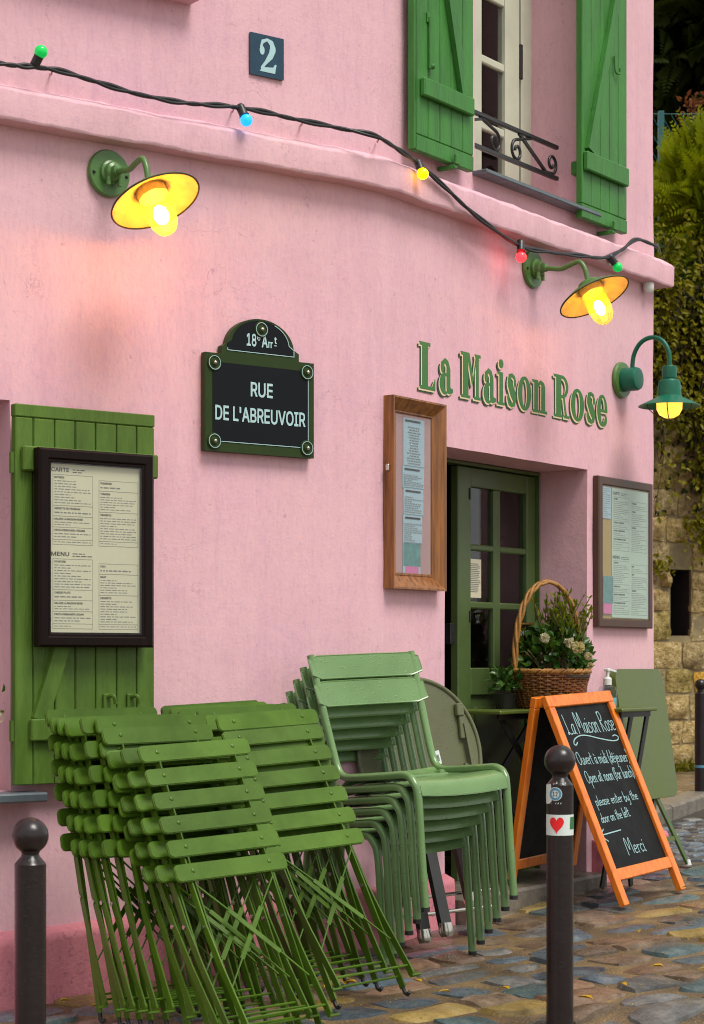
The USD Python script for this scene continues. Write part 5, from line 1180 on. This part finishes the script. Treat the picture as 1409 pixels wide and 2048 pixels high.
obj('chalk_writing', bmesh(unary_union([LineString([bz(722, 1248), bz(545, 1298)]).buffer(.0024, 3), LineString([bz(567, 1243), bz(542, 1298), bz(614, 1350)]).buffer(.0024, 3)])), M['chalk'], abr)

# ================================================================== BOLLARDS
def bollard(px, py, scale, label, zg=None, stick=False):
    y = .081 * F / scale; x = (px - CX) * y / F; zt = EYE - (py - HY) * y / F; zg = g(x, y) - .03; H = zt - zg; r = .0405; rb = .047
    t = thing('bollard', label, 'bollard', (x, y, zg), 0)
    sh_top = H - 2 * rb - .022
    obj('shaft', lathe([(0, 0), (r + .002, 0), (r, .1), (r, sh_top - .004), (r - .003, sh_top), (0, sh_top)], 48), M['bollard'], t, smooth=35)
    obj('neck', lathe([(r - .003, sh_top), (r - .008, sh_top + .006), (.024, sh_top + .016), (.022, sh_top + .022), (.026, sh_top + .03), (0, sh_top + .03)], 40), M['bollard'], t, smooth=50)
    m = sph(rb, (0, 0, H - rb), 4); obj('ball', m, M['bollard'], t, smooth=True)
    return t, H, sh_top, r, y
bollard(60.5, 1635, 63, 'dark brown ball-topped bollard at the left, beside the leaning chairs', None)
t, H, sh_top, r, yb_ = bollard(1120.5, 1490, 54, 'dark brown ball-topped bollard with stickers in front of the chalkboard')
def wrap(poly, zc, off, dens=.004):
    """flat sticker outline (x along the curve, z) wrapped round the shaft, facing the street"""
    m = trimesh.creation.extrude_polygon(poly, .0004, engine='earcut'); v, f = trimesh.remesh.subdivide_to_size(m.vertices, m.faces, dens * 2.5)
    a = v[:, 0] / r - math.pi / 2; rr = r + .0003 + off + v[:, 2]
    return tm(np.c_[rr * np.cos(a), rr * np.sin(a), v[:, 1] + zc], f)
S = F / yb_; ztop = H; pz = lambda py: H - (py - 1490) / S
obj('heart_sticker', wrap(sbox(-.062, -.031, .058, .031), pz(1649), 0), M['white_st'], t)
hp = [(16 * math.sin(a) ** 3, 13 * math.cos(a) - 5 * math.cos(2 * a) - 2 * math.cos(3 * a) - math.cos(4 * a)) for a in np.linspace(0, 2 * math.pi, 60)]
heart = affinity.translate(affinity.scale(Polygon(hp).buffer(0), .00135, .0017, origin=(0, 0)), -.014, .003)
obj('heart', wrap(heart, pz(1649), .0009), M['red'], t); obj('sticker_patch', wrap(Polygon([(.028, -.012), (.055, -.012), (.055, .024), (.03, .024)]), pz(1649), .0009), M['green_st'], t)
cz_ = pz(1587); cxs = -.018
ro = Point(cxs, 0).buffer(.0205, 24); obj('round_sticker', wrap(unary_union([ro, Polygon([(-.062, .026), (-.034, .03), (-.03, .01), (-.03, -.022), (-.04, -.03), (-.062, -.03)])]), cz_, 0), M['white_st'], t)
obj('round_sticker_ring', wrap(Point(cxs, 0).buffer(.0185, 24) - Point(cxs, 0).buffer(.0115, 24), cz_, .0009), M['blue_st'], t)
tw = meshkit.text_mesh('12', .012, .0004, True); v = tw.vertices; a_, b_ = v[:, 0].min(), v[:, 0].max(); xx = cxs - .0075 + (v[:, 0] - a_) * .015 / (b_ - a_); an = xx / r - math.pi / 2; rr = r + .0014 + v[:, 2]
obj('numerals', tm(np.c_[rr * np.cos(an), rr * np.sin(an), v[:, 1] - .006 + cz_], tw.faces), M['ink'], t)
for k in range(9):
    a = rnd.uniform(-.04, .01); obj('sticker_scrap', wrap(Polygon([(a, 0), (a + rnd.uniform(.002, .006), .001), (a + .004, rnd.uniform(.003, .008))]), cz_ + rnd.choice((.03, .028, -.03)), 0), M['white_st'], t)
# far bollard across the street
y = 12.4; x = (1402 - CX) * y / F; zt = EYE - (1358 - HY) * y / F; zg = fz(x, y) - .01; H2 = zt - zg
fb = thing('bollard', 'slim dark bollard on the far pavement before the stone wall', 'bollard', (x, y, zg))
obj('shaft', lathe([(0, 0), (.036, 0), (.036, H2 - .09), (0, H2 - .09)], 24), M['bollard'], fb, smooth=35); obj('neck', lathe([(.03, H2 - .09), (.02, H2 - .08), (.02, H2 - .06), (0, H2 - .06)], 24), M['bollard'], fb)
obj('ball', sph(.036, (0, 0, H2 - .036), 3), M['bollard'], fb, smooth=True); zz = EYE - (1533 - HY) * y / F - zg
obj('band', lathe([(.0363, zz - .008), (.037, zz - .008), (.037, zz + .008), (.0363, zz + .008)], 24), M['blue_st'], fb)

# ================================================================== FAR STONE WALL, FENCE, PLANTING
WA = math.radians(64); wd_ = np.array([math.sin(WA), math.cos(WA)]); wn = np.array([wd_[1], -wd_[0]]); W0 = np.array([(1310 - CX) * 13.8 / F, 13.8])
def stone_mat(name, a, b, c):
    return usdkit.material(stage, '/World/Looks/' + name, {
        'geo': ('geometry', {}), 'n': ('noise_texture', {'scale': 20., 'detail': 7.0, 'roughness': .7}), 'r': ('rgb_ramp', {'ramp': [(.34, a), (.5, b), (.64, c)]}),
        'n2': ('noise_texture', {'scale': 48., 'detail': 6.0, 'roughness': .7, 'distortion': .4}), 'd': ('rgb_ramp', {'ramp': [(.3, (.5, .46, .4)), (.46, (1.35, 1.3, 1.2))]}), 'mx': ('mix', {'mix_type': 'multiply', 'fac': .8}),
        'b': ('bump', {'strength': 1.0, 'distance': .05}), 'p': ('principled_bsdf', {'roughness': .8, 'specular_ior_level': .2})},
        [('geo.position', 'n.vector'), ('n.fac', 'r.fac'), ('geo.position', 'n2.vector'), ('n2.fac', 'd.fac'), ('r.color', 'mx.color1'), ('d.color', 'mx.color2'), ('mx.color', 'p.base_color'), ('n2.fac', 'b.height'), ('b.normal', 'p.normal')], 'p.BSDF')
SWM = [stone_mat('gold_limestone', lin(130, 108, 74), lin(202, 178, 120), lin(230, 210, 164)), stone_mat('grey_limestone', lin(118, 102, 74), lin(184, 164, 118), lin(220, 204, 160)),
       stone_mat('ochre_limestone', lin(160, 110, 36), lin(226, 176, 70), lin(240, 208, 120)), stone_mat('mossy_limestone', lin(108, 98, 52), lin(168, 150, 88), lin(204, 186, 128))]
zw0 = fz(*W0) - .1; WTOP = EYE - (600 - HY) * 13.8 / F
wallm = np.eye(4); wallm[:2, 0] = wd_; wallm[:2, 1] = -wn; wallm[:3, 3] = (*W0, 0)
sw = thing('stone_wall', 'rough golden limestone garden wall behind the house, hung with ivy', 'wall', matrix=wallm)
def stone(x0, x1, z0, z1, pr, seed, n=5):
    t_ = np.linspace(0, 1, n); V = []
    for a in t_:
        for b in t_:
            e = min(a, 1 - a, b, 1 - b); u_ = x0 + (x1 - x0) * a; v_ = z0 + (z1 - z0) * b
            j = (meshkit.noise(np.array([[u_ * 11, seed * 1.7, v_ * 11]]), 3)[0] - .5)
            rnd_ = .012 if e == 0 else 0; cu, cv = (x0 + x1) / 2, (z0 + z1) / 2; k = 1 - (.06 if (a in (0, 1) and b in (0, 1)) else 0) 
            V.append((cu + (u_ - cu) * k + j * .04, -(pr * (1 if e > 0 else .3) + (j * .06 if e > 0 else 0)), cv + (v_ - cv) * k + j * .04))
    base_n = n * n
    ring_ = [i * n for i in range(n)] + [(n - 1) * n + j for j in range(1, n)] + [i * n + n - 1 for i in range(n - 2, -1, -1)] + [j for j in range(n - 2, 0, -1)]
    Fc = []
    for i in range(n - 1):
        for j in range(n - 1): a = i * n + j; Fc += [(a, a + n, a + n + 1), (a, a + n + 1, a + 1)]
    bkv = [(V[i][0], .03, V[i][2]) for i in ring_]; V += bkv; m_ = len(ring_)
    for k in range(m_): a, b = ring_[k], ring_[(k + 1) % m_]; c, d_ = base_n + k, base_n + (k + 1) % m_; Fc += [(a, c, d_), (a, d_, b)]
    m = tm(V, Fc); m.fix_normals(); return m
slot_x0 = (1344 - 1310) / F * 13.9 / .9 ; slot_x1 = (1389 - 1310) / F * 14.0 / .9
sz1, sz0 = EYE - (1140 - HY) * 13.95 / F, EYE - (1272 - HY) * 13.95 / F
core = m3.Manifold.cube((6.5, .5, WTOP - zw0 + .3)).translate((-2.5, 0, zw0 - .2)) - m3.Manifold.cube((slot_x1 - slot_x0, .4, sz1 - sz0)).translate((slot_x0, -.1, sz0))
obj('mortar_core', core, M['mortar'], sw)
q_ = bx(slot_x0 + .003, slot_x1 - .003, .02, .29, sz0 + .003, sz1 - .003); q_.update_faces(np.abs(q_.face_normals[:, 1] + 1) > .01); q_.invert(); obj('slot_lining', q_, M['interior'], sw)
z = zw0; row = 0; ns = 0
while z < WTOP - .05:
    h_ = rnd.uniform(.13, .21); x = -.5 - rnd.uniform(0, .2)
    while x < 1.15 and ns < 290:
        l = rnd.uniform(.17, .36); x0, x1, z0_, z1_ = x + .007, x + l - .007, z + .007, z + h_ - .007
        if z1_ > sz0 - .02 and z0_ < sz1 + .02 and x1 > slot_x0 and x0 < slot_x1:
            if x0 < slot_x0 - .06: x1 = slot_x0 - .006
            elif x1 > slot_x1 + .06: x0 = slot_x1 + .006
            else: x += l; continue
            if z0_ < sz0 - .05: z1_ = z1_
        obj('stone', stone(x0, x1, z0_, z1_, rnd.uniform(.012, .04), ns), SWM[rnd.choices(range(4), (4, 3, .5, 1.6))[0]], sw, smooth=40); ns += 1
        x += l
    z += h_; row += 1
# foliage builders
def spray(c, d_, l, n=7, wl=.3):
    """a flat conifer-like frond"""
    d_ = d_ / np.linalg.norm(d_); s_ = np.cross(d_, npr.normal(0, 1, 3)); s_ /= np.linalg.norm(s_); V, Fc = [], []
    for k in range(n):
        t_ = (k + .6) / n; p = c + d_ * l * t_ + np.array([0, 0, -.12 * l * t_ * t_]); ll = l * wl * (1.15 - t_)
        for sg in (-1, 1):
            e = (s_ * sg * .8 + d_ * .75); e /= np.linalg.norm(e); q_ = np.cross(e, np.cross(s_, d_)); o = len(V)
            V += [p, p + e * ll * .5 + q_ * ll * .22, p + e * ll, p + e * ll * .5 - q_ * ll * .22]; Fc += [(o, o + 1, o + 2), (o, o + 2, o + 3)]
    return np.array(V), np.array(Fc)
def sprays(items):
    V, Fc, o = [], [], 0
    for it in items: v, f = spray(*it); V.append(v); Fc.append(f + o); o += len(v)
    return tm(np.vstack(V), np.vstack(Fc))
M['conifer_bright'] = leaf('bright_conifer_leaf', lin(136, 158, 8), lin(200, 208, 28), .5, .35, 5)
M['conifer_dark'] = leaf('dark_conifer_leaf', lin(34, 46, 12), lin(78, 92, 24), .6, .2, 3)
M['ivy'] = leaf('ivy_leaf', lin(118, 122, 12), lin(184, 174, 32), .45, .3, 4)
M['orange_leaf'] = leaf('orange_leaf', lin(140, 76, 36), lin(180, 106, 56), .5, .3, 8)
def crown(c, rad, n, l0, l1, bias=(0, 0, .2), shell=.55):
    out = []
    for _ in range(n):
        dv = npr.normal(0, 1, 3); dv /= np.linalg.norm(dv); r = npr.uniform(shell, 1.) * (.8 + .35 * meshkit.noise((dv * 2.2 + 9)[None], 2)[0]); c_ = np.asarray(c) + dv * rad * r
        out.append((c_, dv + npr.normal(0, .35, 3) + bias, npr.uniform(l0, l1)))
    return out
def pyz(py, y): return EYE - (py - HY) * y / F
# bright conifer overhanging the wall
yc = 14.25; xc = (1418 - CX) * yc / F; zc = pyz(390, yc)
cf = thing('conifer', 'bright yellow-green conifer growing over the top of the stone wall', 'tree', (xc, yc, fz(xc, yc)))
zl = zc - fz(xc, yc)
obj('trunk', tube([(0, .25, 0), (.02, .22, zl * .6), (0, .15, zl + .2)], [.07, .05, .02], 10), M['bark'], cf, smooth=True)
obj('branches', cat([tube(curve([(0, .2, zl - .5 + .1 * k), (.12 * math.cos(k * 2.4), .2 + .12 * math.sin(k * 2.4), zl - .4 + .1 * k), (.34 * math.cos(k * 2.4), .15 + .3 * math.sin(k * 2.4), zl - .35 + .1 * k)], 4), .012, 6) for k in range(9)]), M['bark'], cf)
its = crown((0, 0, zl), np.array([.37, .34, .40]), 460, .2, .36, (0, -.2, .35), .35) + crown((.1, -.1, zl - .3), np.array([.36, .3, .38]), 300, .18, .32, (0, -.2, .1), .35)
obj('crown', sprays([(c, d_, l, 8, .34) for c, d_, l in its]), M['conifer_bright'], cf)
# dark trees behind
for (px, py, y, rad, n, lab) in ((1420, 20, 17.5, (1.25, 1.0, 1.5), 1500, 'tall dark conifer filling the top right corner'), (1350, 330, 18.5, (1.3, .9, 1.7), 1300, 'dark evergreen behind the teal fence post'), (1560, 420, 18., (1.0, .8, 1.6), 700, 'dark evergreen beyond the right edge of the wall')):
    x = (px - CX) * y / F; zc = pyz(py, y); z0 = fz(x, y)
    tr = thing('dark_conifer', lab, 'tree', (x, y, z0)); zl = zc - z0
    obj('trunk', tube([(0, .1, 0), (.03, .1, zl * .6), (0, .05, zl + rad[2] * .6)], [.14, .1, .03], 10), M['bark'], tr, smooth=True)
    obj('branches', cat([tube(curve([(0, .05, zl - rad[2] * .7 + k * .14), (.4 * math.cos(k * 2.4), .4 * math.sin(k * 2.4), zl - rad[2] * .6 + k * .14), (rad[0] * .8 * math.cos(k * 2.4), rad[1] * .8 * math.sin(k * 2.4), zl - rad[2] * .62 + k * .14)], 4), .025, 6) for k in range(16)]), M['bark'], tr)
    its = crown((0, 0, zl), np.array(rad), n, .25, .5, (0, -.1, 0), .25)
    obj('crown', sprays([(c, d_, l, 9, .34) for c, d_, l in its]), M['conifer_dark'], tr)
    obj('inner_crown', sprays([(c, d_, l, 6, .7) for c, d_, l in crown((0, .1, zl), np.array(rad) * .75, 400, .4, .7, (0, 0, 0), .0)]), M['conifer_dark'], tr)
# far dark hedge closing the view between the trunks
hx0 = (1290 - CX) * 19.5 / F
its = [(np.array([hx0 + npr.uniform(0, 3.2), 19.5 + npr.uniform(0, .8), npr.uniform(2.6, 9.2)]), npr.normal(0, 1, 3) + [0, -.4, 0], npr.uniform(.35, .6), 7, .6) for _ in range(2600)]
hd = obj('dark_hedge', sprays(its), M['conifer_dark'], None, kind='stuff'); tag(hd, 'dense dark evergreen hedge behind the trees at the top right', 'hedge')
# orange-leaved shrub
y = 15.2; x = (1395 - CX) * y / F; zc = pyz(205, y)
osb = thing('orange_shrub', 'sprig of orange-brown leaves above the conifer', 'shrub', (x, y + .1, WTOP)); zl = zc - WTOP
obj('stem', tube(curve([(0, .1, -.3), (.03, .05, zl * .5), (0, 0, zl)], 6), .008, 6), M['bark'], osb)
obj('foliage', leaves([(np.array([0, 0, zl]) + npr.normal(0, 1, 3) * [.07, .07, .05], npr.normal(0, 1, 3), npr.normal(0, 1, 3), npr.uniform(.03, .06), npr.uniform(.02, .03)) for _ in range(70)]), M['orange_leaf'], osb)
# teal fence on the wall
yf = 15.1
fe = thing('mesh_fence', 'teal post and wire mesh fence standing on the stone wall', 'fence', ((1323 - CX) * yf / F, yf, WTOP + .02))
hf_ = pyz(222, yf) - WTOP - .02
obj('post', bx(-.022, .022, -.02, .02, -.6, hf_, .004), M['fence_teal'], fe); obj('post', bx(1.5, 1.544, -.02, .02, -.1, hf_, .004), M['fence_teal'], fe)
wires = []
for k in range(-16, 26):
    x0 = k * .075
    for sg in (1, -1):
        a = np.array([x0, .012 * sg, 0.]); b = np.array([x0 + sg * hf_ * .55, .012 * sg, hf_ - .02])
        if min(a[0], b[0]) > -.5 and max(a[0], b[0]) < 1.5: wires.append(tube([a, b], .0022, 4, cap=False))
obj('wire_mesh', cat(wires), M['fence_teal'], fe); obj('top_wire', tube([(-.5, 0, hf_ - .02), (1.5, 0, hf_ - .02)], .003, 5), M['fence_teal'], fe)
# ivy hanging down the wall
iv = thing('ivy', 'yellow-green ivy trailing down the stone wall behind the house', 'ivy', matrix=wallm)
strands, its, its2 = [], [], []
for k in range(70):
    x = npr.uniform(-.15, 1.25); zt = WTOP + npr.uniform(-.2, .45); ln = npr.uniform(.4, 1.45) if npr.random() < .8 else npr.uniform(1.5, 2.1)
    pts = [(x + .05 * math.sin(t_ * 7 + k) + .05 * t_, -.05 - .07 * abs(math.sin(t_ * 5 + k)) - .02, zt - ln * t_) for t_ in np.linspace(0, 1, 12)]
    strands.append(tube(pts, .0045, 4))
    for n_, p in enumerate(pts):
        if n_ % 3 == k % 3 or npr.random() < .25:
            cl = np.array(p) + npr.normal(0, 1, 3) * [.04, .02, .04] + [0, -.05, 0]; sz = npr.uniform(.8, 1.5)
            for _ in range(22 if n_ < 9 else 10):
                dv = npr.normal(0, 1, 3); its.append((cl + dv * [.055, .03, .06] * sz, dv * .5 + [0, -.5, -.5], npr.normal(0, .45, 3) + [0, -.6, .8], npr.uniform(.035, .06), npr.uniform(.024, .04)))
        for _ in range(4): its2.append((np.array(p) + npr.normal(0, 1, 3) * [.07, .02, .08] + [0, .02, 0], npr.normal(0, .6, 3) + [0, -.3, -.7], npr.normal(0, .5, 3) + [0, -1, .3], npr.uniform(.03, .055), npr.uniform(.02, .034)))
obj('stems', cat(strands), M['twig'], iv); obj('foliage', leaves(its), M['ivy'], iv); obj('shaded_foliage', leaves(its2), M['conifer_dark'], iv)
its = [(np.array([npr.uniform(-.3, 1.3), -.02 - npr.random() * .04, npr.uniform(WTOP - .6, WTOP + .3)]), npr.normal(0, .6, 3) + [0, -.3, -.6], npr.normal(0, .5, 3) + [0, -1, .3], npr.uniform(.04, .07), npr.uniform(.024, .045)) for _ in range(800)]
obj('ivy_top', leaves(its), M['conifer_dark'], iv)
# tufts on the wall, moss at its foot
for px, py in ((1398, 1045), (1316, 1130), (1408, 1080)):
    y = 13.78; p = P(px, py, y); tf = thing('wall_tuft', f'green tuft growing from the stone wall {"right of" if px > 1350 else "left of"} the dark slot' + (', lower one' if py == 1080 else ''), 'plant', p)
    obj('foliage', leaves([(npr.normal(0, 1, 3) * [.06, .025, .035], npr.normal(0, .5, 3) + [0, -.4, -.2], npr.normal(0, .5, 3) + [0, -1, .4], npr.uniform(.03, .05), npr.uniform(.015, .03)) for _ in range(90)]), M['ivy'], tf)
its = []
for _ in range(900):
    x = npr.uniform(-.4, 1.4); b = W0 + wd_ * x + wn * npr.uniform(.02, .12); its.append((np.array([*b, fz(*b) + npr.uniform(0, .1) * npr.random()]), npr.normal(0, .7, 3) + [0, -.2, .6], npr.normal(0, 1, 3), npr.uniform(.03, .06), npr.uniform(.012, .022)))
ms = obj('moss', leaves(its), M['ivy'], None, kind='stuff'); tag(ms, 'mossy weeds along the foot of the stone wall', 'moss')

# small plant at the left window
ps, pz_ = L(-6, 1440, .02)
wp = wthing('sill_plant', 'white-flowered plant on the left window sill, cut by the picture edge', 'plant', 'L', ps - .065, .723, .0)
obj('pot', lathe([(0, 0), (.04, 0), (.05, .09), (0, .09)], 20), M['white_plastic'], wp)
obj('foliage', leaves([(np.array([0, 0, .24]) + npr.normal(0, 1, 3) * [.035, .035, .055], npr.normal(0, 1, 3), npr.normal(0, 1, 3), npr.uniform(.025, .04), npr.uniform(.015, .025)) for _ in range(90)]), M['leaf_mid'], wp)
obj('stem', tube([(0, 0, .08), (.005, 0, .2)], .005, 6), M['twig'], wp)
obj('flower', leaves([(np.array([.055, -.03, .25]) + npr.normal(0, 1, 3) * .012, npr.normal(0, 1, 3), npr.normal(0, 1, 3), .02, .016) for _ in range(24)]), M['petal'], wp)

# ================================================================== FALLEN LEAVES
spots = [(690, 1990), (716, 1987), (1052, 1801), (1085, 1796), (1362, 1792), (648, 1996), (905, 2005), (1188, 2032), (1330, 1955), (1275, 1880), (845, 1985), (1020, 2000), (180, 2035), (118, 2024), (240, 2014), (1240, 1990)]
where = ['beside the outermost right-hand folding chair', 'right of the outermost folding chair', 'on the ground left of the chalkboard', 'between the bollard and the doorstep', 'by the right foot of the chalkboard', 'under the folding chairs', 'in front of the metal chair legs', 'right of the near bollard foot', 'towards the right edge of the paving', 'in front of the chalkboard', 'below the metal chairs', 'left of the near bollard foot', 'at the foot of the plinth, under the left chairs', 'near the left bollard foot', 'beneath the left-hand chair stack', 'on the setts right of the near bollard']
for (px, py), wh in zip(spots, where):
    p = ground_at(px, py); t = thing('fallen_leaf', f'small yellow fallen leaf {wh}', 'leaf', (p[0], p[1], p[2] + .034), rnd.uniform(0, 360))
    v, f = leafblade(np.zeros(3), (1, 0, .1), (0, 0, 1.), rnd.uniform(.035, .06), rnd.uniform(.018, .03), .3, .1); obj('blade', tm(v, f), M['yellow_leaf'], t)
V, Fc, o = [], [], 0
for _ in range(420):
    px, py = rnd.uniform(0, 1409), rnd.uniform(1770, 2060); p = ground_at(px, py)
    if foot(p[0], p[1], .07) or p[1] > 9.5: continue
    v, f = leafblade(p + [0, 0, rnd.uniform(.0, .012)], (math.cos(px), math.sin(px), 0), (0, 0, 1.), rnd.uniform(.005, .010), rnd.uniform(.003, .006)); V.append(v); Fc.append(f + o); o += len(v)
lt = obj('leaf_litter', tm(np.vstack(V), np.vstack(Fc)), M['yellow_leaf'], None, kind='stuff'); tag(lt, 'tiny golden flecks of leaf litter between the setts', 'litter')
